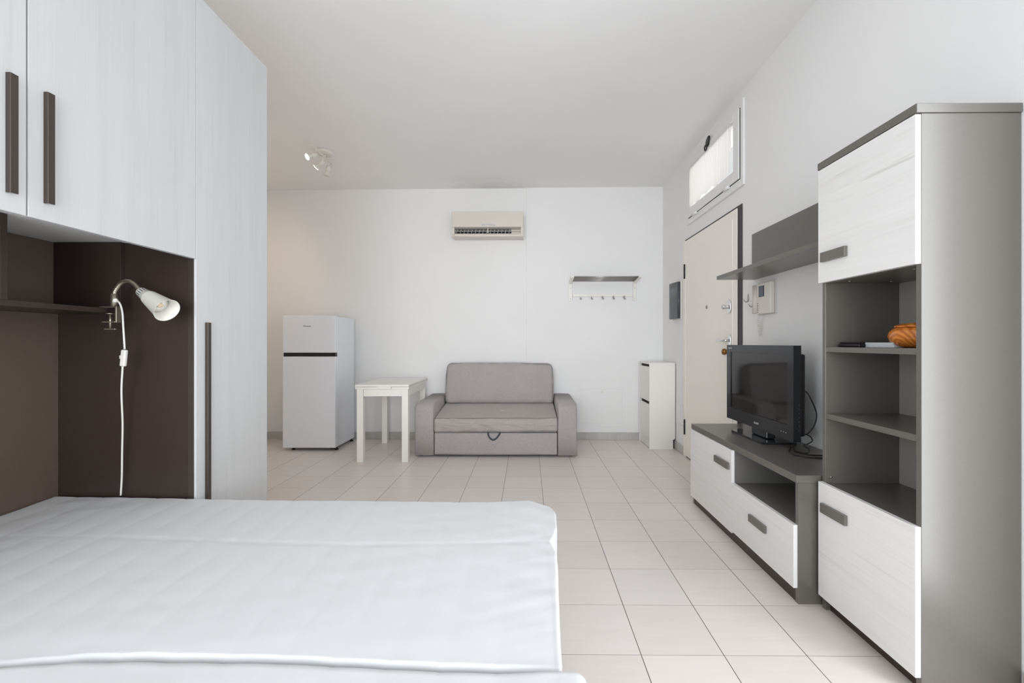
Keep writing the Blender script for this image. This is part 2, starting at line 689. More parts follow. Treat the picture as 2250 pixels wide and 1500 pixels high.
# right wall with the two window openings
WY0, WY1, WZ0, WZ1 = 3.235, 4.29, 2.350, 2.915
SY0, SY1, SZ0, SZ1 = 0.05, 1.15, 0.02, 2.35
b = MB()
b.box(XR, XR + 0.25, YREAR, SY0, 0, HT)
b.box(XR, XR + 0.25, SY0, SY1, 0, SZ0)
b.box(XR, XR + 0.25, SY0, SY1, SZ1, HT)
b.box(XR, XR + 0.25, SY1, WY0, 0, HT)
b.box(XR, XR + 0.25, WY0, WY1, 0, WZ0)
b.box(XR, XR + 0.25, WY0, WY1, WZ1, HT)
b.box(XR, XR + 0.25, WY1, YB, 0, HT)
struct(b.build('wall_right', 'wall'))
b = MB()
KY0, KY1, KZ0, KZ1 = -1.32, -0.08, 0.53, 2.28
b.box(XL - 0.15, XL, YREAR, KY0, 0, HT)
b.box(XL - 0.15, XL, KY0, KY1, 0, KZ0)
b.box(XL - 0.15, XL, KY0, KY1, KZ1, HT)
b.box(XL - 0.15, XL, KY1, 2.30, 0, HT)
struct(b.build('wall_left', 'wall'))
struct(MB().box(-3.6, XL - 0.15, 2.15, 2.30, 0, HT).build('wall_front_left', 'wall'))
struct(MB().box(-3.6, XLF, 2.30, YB, 0, HT).build('wall_far_left', 'wall'))
RX0, RX1, RZ1 = -1.35, 1.15, 2.45
b = MB()
b.box(XL - 0.15, RX0, YREAR - 0.25, YREAR, 0, HT)
b.box(RX1, XR + 0.25, YREAR - 0.25, YREAR, 0, HT)
b.box(RX0, RX1, YREAR - 0.25, YREAR, RZ1, HT)
struct(b.build('wall_rear', 'wall'))

# added rear and left windows (behind the camera), unseen glazed door on the right
b = MB()
for xa, xb in ((RX0, RX0 + 0.07), (-0.135, -0.065), (RX1 - 0.07, RX1)):
    b.box(xa, xb, YREAR - 0.10, YREAR - 0.04, 0.0, RZ1, 0.006)
b.box(RX0 + 0.07, RX1 - 0.07, YREAR - 0.10, YREAR - 0.04, RZ1 - 0.08, RZ1, 0.006)
b.box(RX0 + 0.07, RX1 - 0.07, YREAR - 0.10, YREAR - 0.04, 0.0, 0.09, 0.006)
w2 = struct(b.build('added_window_2', 'frame_white'))
b = MB()
for ya, yb in ((SY0, SY0 + 0.07), (SY1 - 0.07, SY1)):
    b.box(XR + 0.04, XR + 0.10, ya, yb, SZ0, SZ1, 0.006)
for za, zb in ((SZ0, SZ0 + 0.07), (SZ1 - 0.07, SZ1)):
    b.box(XR + 0.04, XR + 0.10, SY0 + 0.07, SY1 - 0.07, za, zb, 0.006)
w3 = struct(b.build('window_3', 'frame_white'))
b = MB()
for ya, yb in ((KY0, KY0 + 0.06), (KY1 - 0.06, KY1)):
    b.box(XL - 0.10, XL - 0.04, ya, yb, KZ0, KZ1, 0.006)
for za, zb in ((KZ0, KZ0 + 0.06), (KZ1 - 0.06, KZ1)):
    b.box(XL - 0.10, XL - 0.04, KY0 + 0.06, KY1 - 0.06, za, zb, 0.006)
struct(b.build('added_window_4', 'frame_white'))

# skirting tiles
BH = 0.087
struct(MB().box(XLF, -0.02, YB - 0.012, YB, 0, BH, 0.003).box(-0.018, XR, YB - 0.024, YB - 0.012, 0, BH, 0.003).build('baseboard_back', 'skirting'))
struct(MB().box(XR - 0.012, XR, 4.43, 4.67, 0, BH, 0.003).box(XR - 0.012, XR, 4.67, YB - 0.024, 0, BH, 0.003).box(XR - 0.012, XR, 1.16, 1.405, 0, BH, 0.003).build('baseboard_right', 'skirting'))

# service hatch in the back wall
hb = MB()
HX0, HX1, HZ0, HZ1, HY = 0.607, 1.149, 0.16, 0.628, YB - 0.012
hb.box(HX0, HX1, HY - 0.004, HY, HZ0, HZ0 + 0.03, 0.0015).box(HX0, HX1, HY - 0.004, HY, HZ1 - 0.03, HZ1, 0.0015)
hb.box(HX0, HX0 + 0.03, HY - 0.004, HY, HZ0 + 0.03, HZ1 - 0.03, 0.0015).box(HX1 - 0.03, HX1, HY - 0.004, HY, HZ0 + 0.03, HZ1 - 0.03, 0.0015)
hatch = thing('wall_hatch', 'flush white access hatch low in the back wall, right of the sofa', 'hatch', (0.878, HY, HZ0))
hb.build('frame', 'wall', hatch)
MB().box(HX0 + 0.033, HX1 - 0.033, HY - 0.0032, HY, HZ0 + 0.033, HZ1 - 0.033, 0.001).build('panel', 'wall', hatch)
MB().box(0.868, 0.892, HY - 0.007, HY - 0.003, 0.55, 0.574, 0.001).build('latch', 'offwhite', hatch)

# ------------------------------------------------------------------ entrance door
LX = 1.582
dr = thing('door_1', 'cream armoured entrance door in dark metal frame', 'door', (XR, 3.8, 0))
struct(dr)
del dr['label'], dr['category']
LY0, LY1, LZ1 = 3.298, 4.362, 2.166
b = MB()
b.box(XR - 0.006, XR - 0.0005, 3.238, LY0 + 0.03, 0.0, 2.182)
b.box(XR - 0.006, XR - 0.0005, LY0 + 0.03, 4.40, 2.10, 2.182)
b.box(XR - 0.006, XR - 0.0005, LY1 - 0.02, 4.40, 0.0, 2.10)
b.box(XR - 0.006, XR - 0.0005, LY0 + 0.03, LY1 - 0.02, 0.0, 0.05)
b.build('door_frame', 'dark_frame', dr)
b = MB()
b.box(LX + 0.004, XR - 0.0065, LY0, LY1, 0.012, LZ1, 0.002)
b.build('door_leaf', 'door_paint', dr)
b = MB()
b.box(LX, LX + 0.0045, LY0 + 0.065, LY1 - 0.03, 0.05, LZ1 - 0.065, 0.002)
b.build('door_panel', 'door_paint', dr)
MB().box(LX + 0.002, XR - 0.001, LY1 + 0.004, 4.425, 0.0, LZ1 + 0.004, 0.003).build('door_jamb', 'door_paint', dr)
for z0, z1 in ((1.79, 1.935), (0.225, 0.375)):
    MB().tube([(LX - 0.004, LY1 + 0.012, z0), (LX - 0.004, LY1 + 0.012, z1)], 0.009, 10).build('hinge', 'black', dr)


def oval(b, x0, x1, y, z, hw, hh, mat=None):
    n = 28
    poly = [(y + hw * math.cos(2 * PI * k / n), z + (hh - hw) * (1 if math.sin(2 * PI * k / n) >= 0 else -1) + hw * math.sin(2 * PI * k / n)) for k in range(n)]
    b.prism(poly, 0, x0, x1, None, True)
    return b


hy = 3.405
hp = oval(MB(), LX - 0.006, LX, hy, 1.125, 0.021, 0.085).build('lever_plate', 'chrome', dr)
b = MB()
b.tube([(LX - 0.005, hy, 1.163), (LX - 0.045, hy, 1.163)], 0.010, 12)
b.tube(spline([(LX - 0.045, hy - 0.004, 1.163), (LX - 0.052, hy + 0.03, 1.166), (LX - 0.050, hy + 0.08, 1.168), (LX - 0.045, hy + 0.125, 1.164)], 6), [0.010] * 12 + [0.0085] * 7, 12)
b.build('lever', 'chrome', dr)
b = oval(MB(), LX - 0.008, LX, hy, 1.428, 0.027, 0.052)
b.build('lock_plate', 'chrome', dr)
MB().lathe([(0.013, 0), (0.013, 0.02), (0.011, 0.021), (0.016, 0.026), (0.019, 0.034), (0.019, 0.044), (0.015, 0.05), (0.0, 0.051)], align((LX - 0.008, hy, 1.425), (-1, 0, 0))).build('lock_knob', 'chrome', dr)
MB().lathe([(0.016, 0), (0.016, 0.004), (0.010, 0.006), (0.010, 0.003), (0.0, 0.003)], align((LX, 3.84, 1.46), (-1, 0, 0))).build('peephole', 'steel', dr)
MB().lathe([(0.012, 0), (0.012, 0.012), (0.022, 0.02), (0.026, 0.032), (0.022, 0.044), (0.010, 0.05), (0.0, 0.051)], align((LX, 3.43, 1.075), (-1, 0, 0))).build('brass_knob', 'brass', dr)

# ------------------------------------------------------------------ clerestory window above the door
win = thing('window_1', 'x', 'window', (XR, 3.82, 2.33))
struct(win)
del win['label'], win['category']


def ring(b, x0, x1, ya, yb, za, zb, w, bev):
    b.box(x0, x1, ya, ya + w, za, zb, bev).box(x0, x1, yb - w, yb, za, zb, bev)
    b.box(x0, x1, ya + w, yb - w, za, za + w, bev).box(x0, x1, ya + w, yb - w, zb - w, zb, bev)
    return b


ring(MB(), 1.582, XR - 0.0005, 3.198, 4.335, 2.310, 2.952, 0.052, 0.003).build('window_frame', 'frame_white', win)
ring(MB(), XR + 0.0005, XR + 0.08, WY0 + 0.001, WY1 - 0.001, WZ0 + 0.001, WZ1 - 0.001, 0.012, 0.002).build('window_lining', 'frame_white', win)
sash = ring(MB(), 1.568, 1.5795, 3.240, 4.268, 2.367, 2.892, 0.085, 0.003).build('sash', 'frame_white', win)
ring(MB(), 1.5796, 1.5818, 3.236, 4.271, 2.3625, 2.894, 0.02, 0.0).build('gasket_or_shadow_gap', 'rubber', win)  # black ring drawing the shadow gap round the sash
ring(MB(), 1.5822, 1.598, 3.252, 4.256, 2.38, 2.88, 0.07, 0.002).build('sash_back', 'frame_white', win)
MB().box(1.586, 1.590, 3.3225, 4.1855, 2.4505, 2.8095).build('pane', 'glass', sash)
for y in (3.44, 4.09):
    MB().tube([(1.568, y - 0.04, 2.362), (1.568, y + 0.04, 2.362)], 0.012, 10).build('hinge', 'frame_white', win)
b = MB()
b.prism([(3.755, 2.925), (3.735, 2.925), (3.735, 2.895), (3.75, 2.865), (3.77, 2.85), (3.795, 2.855), (3.80, 2.89), (3.785, 2.912)], 0, 1.553, 1.5675)
b.tube([(1.556, 3.80 + 0.024 * math.cos(a), 2.850 + 0.024 * math.sin(a)) for a in [2 * PI * k / 20 for k in range(20)]], 0.006, 8, True)
b.build('catch', 'black', win)

# gathered sheer curtain on the sash
b = MB()
ny, nz = 120, 16
vs, fs = [], []
for j in range(nz + 1):
    for i in range(ny + 1):
        t = i / ny
        y = 3.335 + 0.865 * t
        hem = 2.448 + 0.012 * math.sin(t * 15) + 0.010 * math.sin(t * 31 + 1) + (0.018 if 0.28 < t < 0.42 else 0) + (0.014 if 0.62 < t < 0.72 else 0)
        top = 2.838
        z = top + (hem - top) * j / nz
        amp = 0.004 * (0.5 + 0.5 * noise.noise(Vector((t * 9, 0, 3))))
        x = 1.558 + amp * math.sin(t * 150 + 3 * noise.noise(Vector((t * 14, j * 0.05, 0)))) + 0.0035 * noise.noise(Vector((t * 12, j * 0.15, 5)))
        vs.append((x, y, z))
for j in range(nz):
    for i in range(ny):
        a = j * (ny + 1) + i
        fs.append([a, a + 1, a + ny + 2, a + ny + 1])
b.add(vs, fs, True)
cur = thing('sheer_curtain', 'gathered white sheer curtain on the small window above the entrance door', 'curtain', (1.558, 3.77, 2.45))
b.build('cloth', 'sheer', cur)
MB().tube([(1.5625, 3.318, 2.832), (1.5625, 4.215, 2.832)], 0.004, 8).build('rod', 'frame_white', cur)

# ------------------------------------------------------------------ fuse box, blank plate, hooks, intercom on the right wall
fb = thing('fuse_box', 'white wall fuse box with curved smoked grey cover beside the door', 'fuse box', (XR, 4.62, 1.39))
MB().box(1.584, XR - 0.0005, 4.497, 4.75, 1.392, 1.79, 0.004).build('back_box', 'offwhite', fb)
n = 10
poly = [(1.5835, 4.512), (1.562, 4.512)] + [(1.562 - 0.018 * math.sin(PI * k / n * 0.5), 4.512 + 0.225 * k / n) for k in range(1, n + 1)] + [(1.5835, 4.737)]
MB().prism(poly, 2, 1.40, 1.782, None, True).build('cover', 'smoke', fb)
pl = thing('blank_wall_plate', 'white rectangular blank cover plate low on the wall between shoe cabinet and door', 'wall plate', (XR, 4.57, 0.30))
MB().box(XR - 0.008, XR - 0.0005, 4.475, 4.665, 0.30, 0.50, 0.003).build('plate', 'wall', pl)
MB().box(XR - 0.0105, XR - 0.008, 4.49, 4.65, 0.315, 0.485, 0.001).build('raised_face', 'wall', pl)

HOOKS = [('small metal key hook right of the door frame, the higher and further of the two', 3.155, 1.465), ('small metal key hook right of the door frame, the lower one nearer the intercom', 3.085, 1.425)]
for lab, y, z in HOOKS:
    h = thing('key_hook', lab, 'hook', (XR, y, z), 'key hooks beside the door')
    poly = [(y + 0.011 * math.sin(a) * (1 if math.cos(a) < 0 else 0.7), z + 0.006 + 0.028 * math.cos(a)) for a in [2 * PI * k / 20 for k in range(20)]]
    MB().prism(poly, 0, XR - 0.004, XR - 0.0005).build('plate', 'steel', h)
    MB().tube(spline([(XR - 0.003, y, z - 0.015), (XR - 0.012, y, z - 0.024), (XR - 0.026, y + 0.002, z - 0.018), (XR - 0.032, y + 0.003, z - 0.004)], 5), 0.0035, 8).build('prong', 'steel', h)

ic = thing('video_intercom', 'off-white video intercom with handset and coiled cord above the television', 'intercom', (XR, 2.9, 1.335))
IY0, IY1, IZ0, IZ1 = 2.80, 2.965, 1.338, 1.545
MB().box(1.592, XR - 0.0005, IY0 - 0.003, 3.0, IZ0 - 0.002, IZ1 + 0.003, 0.002).build('mounting_plate', 'cream', ic)
MB().box(1.558, 1.592, IY0, IY1, IZ0, IZ1, 0.007).build('body', 'offwhite', ic)
MB().box(1.5555, 1.558, 2.868, 2.932, 1.452, 1.524, 0.001).build('screen_frame', 'print', ic)
MB().box(1.5545, 1.5555, 2.873, 2.927, 1.457, 1.519).build('screen', 'lcd', ic)
b = MB()
for k in range(5):
    b.lathe([(0.0035, 0), (0.0035, 0.002), (0, 0.002)], align((1.558, 2.944, 1.41 - 0.0145 * k), (-1, 0, 0)), 12)
b.build('buttons', 'print', ic)
poly = [(1.592, 2.968), (1.556, 2.968), (1.546, 2.98), (1.548, 2.998), (1.560, 3.008), (1.592, 3.01)]
b = MB().prism(poly, 2, 1.345, 1.538, None, True)
b.build('handset', 'cream', ic)
pts = []
for k in range(150):
    t = k / 149
    a = t * 2 * PI * 17
    zz = 1.31 - 0.115 * (1 - abs(2 * t - 1))
    yy = 2.985 - 0.045 * t
    pts.append((1.580 + 0.007 * math.cos(a), yy + 0.007 * math.sin(a), zz + 0.004 * math.sin(a)))
pts = [(1.578, 2.985, 1.342)] + pts + [(1.580, 2.93, 1.342)]
MB().tube(pts, 0.0022, 6).build('coiled_cord', 'cord', ic)

# ------------------------------------------------------------------ air conditioner
ac = thing('air_conditioner', 'cream wall-mounted air conditioner with open black vent high on back wall', 'air conditioner', (-0.455, YB, 2.36))
AX0, AX1 = -0.868, -0.048
y = YB - 0.001
prof = [(y, 2.365), (y, 2.652), (4.985, 2.652), (4.958, 2.640), (4.953, 2.468), (4.975, 2.462), (5.02, 2.455), (5.02, 2.40), (4.972, 2.395), (4.978, 2.372), (5.0, 2.363)]
MB().prism(prof, 0, AX0 + 0.03, AX1 - 0.03).build('body', 'cream', ac)
end = [(y, 2.363), (y, 2.652), (4.985, 2.652), (4.958, 2.640), (4.953, 2.46), (4.956, 2.40), (4.972, 2.37), (5.0, 2.360)]
MB().prism(end, 0, AX0, AX0 + 0.0295).build('end_cap', 'cream', ac)
MB().prism(end, 0, AX1 - 0.0295, AX1).build('end_cap', 'cream', ac)
MB().box(AX0 + 0.002, AX1 - 0.002, 4.940, 4.9525, 2.468, 2.645, 0.004).build('front_panel', 'cream', ac)
MB().box(AX0 + 0.035, -0.19, 5.012, 5.0195, 2.402, 2.453).build('vent', 'dark', ac)
for k in range(15):
    b = MB()
    x = AX0 + 0.055 + k * 0.043
    b.box(x - 0.0025, x + 0.0025, 4.985, 5.011, 2.404, 2.452, 0, Matrix.Translation((x, 0, 2.43)) @ Matrix.Rotation(0.25, 4, 'Y') @ Matrix.Translation((-x, 0, -2.43)))
    b.build('fin', 'steel', ac)
MB().box(AX0 + 0.033, AX1 - 0.033, 4.968, 4.984, 2.426, 2.431, 0.001).build('louver', 'cream', ac)
MB().box(AX0 + 0.033, AX1 - 0.033, 4.958, 4.974, 2.389, 2.396, 0.002).build('louver', 'cream', ac)
MB().box(-0.459, -0.451, 4.955, 4.966, 2.402, 2.462, 0.002).lathe([(0.007, 0), (0.008, 0.006), (0, 0.008)], align((-0.453, 4.962, 2.41), (0, -1, 0)), 12).build('vent_lever', 'offwhite', ac)
b = MB()
for x, w in ((-0.515, 0.008), (-0.49, 0.004), (-0.43, 0.01), (-0.41, 0.008), (-0.388, 0.012), (-0.374, 0.006)):
    b.box(x - w / 2, x + w / 2, 4.9385, 4.940, 2.484, 2.490)
b.box(-0.53, -0.40, 4.9385, 4.940, 2.4955, 2.4975)
b.build('marking', 'print_blue', ac)

# ------------------------------------------------------------------ hat rack
hr = thing('hat_rack', 'white wall rack with steel rod shelf and five hooks, on the back wall', 'coat rack', (0.88, YB, 1.64))
yb = YB - 0.0125
for x0, x1 in ((0.486, 0.526), (1.242, 1.282)):
    b = MB()
    b.box(x0, x1, yb - 0.022, yb, 1.640, 1.875, 0.004)
    b.prism([(yb - 0.022, 1.838), (yb - 0.022, 1.875), (4.868, 1.905), (4.862, 1.897), (4.866, 1.880), (4.90, 1.870), (yb - 0.09, 1.858)], 0, x0 + 0.004, x1 - 0.004)
    s = b.build('side_bracket', 'table_white', hr)
    for z in (1.665, 1.79):
        MB().lathe([(0.005, 0), (0.004, 0.002), (0, 0.002)], align(((x0 + x1) / 2, yb - 0.022, z), (0, -1, 0)), 12).build('screw', 'steel', s)
MB().box(0.528, 1.240, yb - 0.020, yb, 1.690, 1.722, 0.004).build('hook_rail', 'table_white', hr)
for k in range(6):
    t = k / 5
    y = 4.885 + 0.20 * t
    z = 1.888 - 0.017 * t
    MB().tube([(0.515, y, z), (1.253, y, z)], 0.0065, 12).build('rod', 'steel', hr)
for x in (0.624, 0.753, 0.882, 1.010, 1.137):
    b = MB()
    b.box(x - 0.011, x + 0.011, yb - 0.023, yb - 0.020, 1.672, 1.700, 0.001)
    b.tube(spline([(x, yb - 0.022, 1.69), (x, yb - 0.03, 1.672), (x, yb - 0.05, 1.658), (x + 0.002, yb - 0.062, 1.664)], 5), 0.0045, 8)
    b.lathe([(0, 0), (0.008, 0.002), (0.010, 0.008), (0.007, 0.014), (0, 0.016)], align((x, yb - 0.055, 1.660), (0.1, -0.9, 0.25)), 14)
    b.build('hook', 'steel', hr)

# ------------------------------------------------------------------ ceiling spotlight bar
LZ = zc(-1.95, 4.15)
sp = thing('spotlight_bar', 'white ceiling spotlight bar with three swivel heads, left of room', 'ceiling light', (-1.955, 4.14, LZ))
MB().lathe([(0.078, 0), (0.08, -0.005), (0.078, -0.022), (0.072, -0.028), (0, -0.029)], Matrix.Translation((-1.96, 4.165, LZ)), 40).build('base', 'lamp_white', sp)
BZ = LZ - 0.062
MB().tube([(-1.945, 3.90, BZ + 0.005), (-1.958, 4.32, BZ - 0.005)], 0.0075, 12).build('bar', 'lamp_white', sp)
MB().tube([(-1.955, 4.165, LZ - 0.028), (-1.953, 4.15, BZ)], 0.009, 12).build('stem', 'lamp_white', sp)
for k, (y, d, on) in enumerate(((3.965, (-0.60, -0.62, -0.5), 1), (4.11, (-0.80, 0.12, -0.62), 1), (4.245, (-0.22, -0.1, -0.97), 0))):
    x = -1.945 - 0.03 * (y - 3.9)
    d = Vector(d).normalized()
    j = Vector((x, y, BZ - 0.055))
    hd = MB().tube([(x, y, BZ), tuple(j)], 0.006, 10).lathe([(0.012, -0.012), (0.021, -0.008), (0.022, 0.042), (0.019, 0.046)], align(j, d), 24).build('swivel_head', 'lamp_white', sp)
    MB().lathe([(0.016, 0.04), (0.017, 0.052), (0.029, 0.072), (0.031, 0.084), (0.029, 0.086)], align(j, d), 28).build('reflector', 'lamp_white', hd)
    MB().lathe([(0.0, 0.0865), (0.027, 0.0865), (0.027, 0.089), (0.0, 0.090)], align(j, d), 24, False).build('bulb_face', 'bulb_on' if on else 'lamp_white', hd)
    if on:
        l = bpy.data.lights.new('spot_glow', 'SPOT')
        l.energy = 27
        l.color = (1.0, 0.72, 0.45)
        l.spot_size = math.radians(115)
        l.spot_blend = 1.0
        l.shadow_soft_size = 0.025
        lo = bpy.data.objects.new('spot_glow', l)
        COL.objects.link(lo)
        lo.location = j + d * 0.105
        lo.rotation_euler = d.to_track_quat('-Z', 'Y').to_euler()

# ------------------------------------------------------------------ fridge
fr = thing('fridge', 'silver two-door fridge freezer standing against the back wall', 'fridge', (-2.31, 4.82, 0))
FX0, FX1, FY = -2.595, -2.032, 4.562
MB().box(FX0 + 0.002, FX1 - 0.002, FY + 0.062, 5.07, 0.035, 1.425, 0.004).build('cabinet', 'fridge', fr)
MB().box(FX0, FX1, FY, FY + 0.056, 1.040, 1.434, 0.010, None, 3).build('freezer_door', 'fridge', fr)
MB().box(FX0, FX1, FY, FY + 0.056, 0.032, 1.000, 0.010, None, 3).build('fridge_door', 'fridge', fr)
MB().box(FX0 + 0.006, FX1 - 0.006, FY + 0.012, FY + 0.060, 1.0005, 1.0395, 0.002).build('grip_strip', 'black', fr)
MB().box(FX0 + 0.012, FX1 - 0.012, FY + 0.0565, FY + 0.0615, 0.05, 1.42).build('gasket_or_shadow_gap', 'offwhite', fr)
for x in (-2.515, -2.052):
    for y in (FY + 0.075, 5.03):
        MB().lathe([(0.018, 0.0), (0.018, 0.012), (0.010, 0.014), (0.010, 0.036)], Matrix.Translation((x, y, 0)), 16).build('foot', 'rubber', fr)
MB().box(FX1 - 0.06, FX1 - 0.01, FY + 0.01, FY + 0.06, 0.020, 0.031, 0.002).build('hinge', 'black', fr)
text('Hisense', 0.026, Matrix.Translation((-2.332, FY - 0.0006, 1.322)) @ TXT_Y, 'print', fr, 'brand_lettering')

# ------------------------------------------------------------------ extending table
tb = thing('extending_table', 'small white extending table between the fridge and the sofa', 'table', (-1.408, 4.57, 0))
tb.rotation_euler = (0, 0, math.radians(1.7))
TX, TY = -1.408, 4.57
hx, hyy = 0.257, 0.435
b = MB()
b.box(TX - hx, TX + hx, TY - hyy, TY + hyy, 0.724, 0.744, 0.002)
b.build('tabletop', 'table_white', tb)
MB().box(TX - hx + 0.001, TX - 0.045, TY - hyy + 0.001, TY + hyy - 0.001, 0.702, 0.7215, 0.002).build('extension_leaf', 'table_white', tb)
MB().box(TX + 0.090, TX + hx - 0.001, TY - hyy + 0.001, TY + hyy - 0.001, 0.702, 0.7215, 0.002).build('extension_leaf', 'table_white', tb)
MB().box(TX - 0.044, TX + 0.086, TY - hyy + 0.002, TY + hyy - 0.002, 0.704, 0.7235).build('centre_rail', 'table_white', tb)
b = MB()
b.box(TX - 0.18, TX + 0.185, TY - 0.418, TY - 0.396, 0.632, 0.701)
b.box(TX - 0.18, TX + 0.185, TY + 0.396, TY + 0.418, 0.632, 0.701)
b.box(TX - 0.238, TX - 0.216, TY - 0.36, TY + 0.36, 0.632, 0.701)
b.box(TX + 0.222, TX + 0.244, TY - 0.36, TY + 0.36, 0.632, 0.701)
b.build('apron', 'table_white', tb)
for sx_ in (-1, 1):
    for sy_ in (-1, 1):
        lx0 = TX - 0.243 if sx_ < 0 else TX + 0.186
        ly0 = TY - 0.424 if sy_ < 0 else TY + 0.362
        MB().box(lx0, lx0 + 0.060, ly0, ly0 + 0.062, 0.0, 0.7015, 0.002).build('leg', 'table_white', tb)

# ------------------------------------------------------------------ sofa
so = thing('sofa', 'grey fabric two-seat sofa bed against the back wall', 'sofa', (-0.32, 4.72, 0))
SX0, SX1, SY, SYB = -1.134, 0.495, 4.335, 5.105
AI0, AI1 = -0.940, 0.300


def arm(x0, x1, inner):
    z1, r = 0.545, 0.075
    prof = [(SYB, 0.018), (SYB, z1)]
    prof += [(SY + r - r * math.sin(a), z1 - 0.012 - r + r * math.cos(a)) for a in [PI / 2 * k / 8 for k in range(9)]]
    prof += [(SY, 0.30), (SY + 0.004, 0.018)]
    # rounded slab across x
    N = 14
    b = MB()
    e = 0.016
    rings = []
    for k in range(N + 1):
        t = k / N
        if k <= 4:
            a = PI / 2 * k / 4
            xx, ins = x0 + e - e * math.cos(a), e - e * math.sin(a)
        elif k >= N - 4:
            a = PI / 2 * (N - k) / 4
            xx, ins = x1 - e + e * math.cos(a), e - e * math.sin(a)
        else:
            xx, ins = x0 + e + (x1 - x0 - 2 * e) * (k - 4) / (N - 8), 0
        puff = 0.006 * math.sin(PI * t)
        ring_ = []
        for (py, pz) in prof:
            wr = 0.004 * noise.noise(Vector((xx * 9, py * 7, pz * 8))) + 0.003 * noise.noise(Vector((xx * 14, py * 5, pz * 30)))
            yy = py + ins * (1 if py < SY + 0.2 else -1) - (puff + wr if py < SY + 0.05 else 0)
            zz = pz - (ins - puff - wr if pz > 0.4 else 0)
            ring_.append((xx, yy, zz))
        rings.append(ring_)
    vs = [p for r_ in rings for p in r_]
    n_ = len(prof)
    fs = []
    for k in range(N):
        for i in range(n_):
            j = (i + 1) % n_
            fs.append([k * n_ + i, k * n_ + j, (k + 1) * n_ + j, (k + 1) * n_ + i])
    fs.append(list(range(n_))[::-1])
    fs.append([N * n_ + i for i in range(n_)])
    b.add(vs, fs, True)
    o = b.build('armrest', 'sofa', so)
    pb = MB()
    for xs in (x0 + 0.006, x1 - 0.006):
        pts = [(xs, p[0] + (0.004 if p[0] < SY + 0.2 else -0.004), p[1] - (0.005 if p[1] > 0.4 else 0)) for p in prof]
        dense = []
        for p, q in zip(pts[1:], pts[2:]):
            for s_ in range(3):
                dense.append(Vector(p).lerp(Vector(q), s_ / 3))
        dense.append(Vector(pts[-1]))
        pb.tube(dense, 0.0032, 6)
    pb.build('piping', 'sofa_trim', o)
    return o


arm(SX0, AI0 - 0.002, 1)
arm(AI1 + 0.002, SX1, -1)


def wr(p, s, a):
    return a * noise.noise(Vector((p.x * s, p.y * s, p.z * s)))


# base drawer front
def d_base(p, nr, u, v, w):
    return (p.x, p.y + wr(p, 6, 0.004) * (1 if nr.y < -0.5 else 0), p.z + (wr(p, 8, 0.006) if w < -0.9 else 0))


MB().soft(AI0 + 0.004, AI1 - 0.004, SY + 0.004, 5.05, 0.022, 0.243, 0.012, (40, 8, 10), d_base).build('drawer_base', 'sofa', so)
MB().tube([(AI0 + 0.008, SY + 0.004, 0.026), (-0.5, SY + 0.002, 0.024), (0.0, SY + 0.002, 0.026), (AI1 - 0.008, SY + 0.004, 0.025)], 0.003, 6).build('hem', 'sofa_trim', so)
# pull strap
pts = spline([(-0.395, SY + 0.002, 0.250), (-0.392, SY - 0.006, 0.222), (-0.372, SY - 0.008, 0.190), (-0.343, SY - 0.008, 0.176), (-0.312, SY - 0.008, 0.192), (-0.282, SY - 0.006, 0.232), (-0.276, SY + 0.002, 0.252)], 6)
b = MB()
vs, fs = [], []
for p in pts:
    d0 = 0.0085
    c0 = Vector((-0.337, p.y, 0.26))
    dirn = (p - c0)
    dirn.y = 0
    dirn.normalize()
    vs += [p + dirn * d0 + Vector((0, -0.0015, 0)), p - dirn * d0 + Vector((0, -0.0015, 0)), p - dirn * d0 + Vector((0, 0.0015, 0)), p + dirn * d0 + Vector((0, 0.0015, 0))]
for i in range(len(pts) - 1):
    for k in range(4):
        fs.append([i * 4 + k, i * 4 + (k + 1) % 4, i * 4 + 4 + (k + 1) % 4, i * 4 + 4 + k])
b.add(vs, fs, False)
b.build('pull_strap', 'strap', so)


# seat cushion
def d_seat(p, nr, u, v, w):
    x, y, z = p
    t = max(0, min(1, (y - SY) / 0.56))
    if w > -0.2:
        z += 0.072 * (t ** 0.75) * ((w + 0.2) / 1.2)
        z += 0.010 * (1 - u * u) * (1 - abs(v)) if w > 0.8 else 0
    if nr.y < -0.4:
        y -= 0.012 * (1 - u ** 4) * (1 - w * w)
        y += 0.012 * noise.noise(Vector((x * 6, z * 24 + x * 5, 2))) + 0.007 * noise.noise(Vector((x * 16, z * 50, 7)))
        z += 0.006 * noise.noise(Vector((x * 4, 0, 1)))
    if w > 0.8:
        z += 0.007 * noise.noise(Vector((x * 5, y * 7, 0))) + 0.003 * noise.noise(Vector((x * 22, y * 12, 4)))
    sag = 0.010 * u - 0.004
    return (x, y, z + 0.3 * sag)


seat = MB().soft(AI0 + 0.001, AI1 - 0.001, SY - 0.008, 5.0, 0.250, 0.392, 0.022, (96, 40, 18), d_seat).build('seat_cushion', 'sofa_seat', so)


def pipe_on_seat(z, dy):
    pts = []
    for k in range(61):
        t = k / 60
        x = AI0 + 0.010 + (AI1 - AI0 - 0.02) * t
        u = 2 * t - 1
        pts.append((x, SY - 0.006 + dy - 0.004 * (1 - u ** 4), z + 0.003 * u + 0.006 * noise.noise(Vector((x * 4, 0, 1)))))
    return pts


b = MB()
b.tube(pipe_on_seat(0.391, 0.006), 0.0035, 6)
b.tube(pipe_on_seat(0.262, -0.001), 0.0035, 6)
b.build('piping', 'sofa_trim', seat)
# back cushion, leaning on the wall
CX0, CX1, CZ0, CZ1 = -0.932, 0.292, 0.462, 0.925
tilt = Matrix.Translation((0, 4.86, CZ0)) @ Matrix.Rotation(math.radians(-9), 4, 'X') @ Matrix.Translation((0, -4.86, -CZ0))


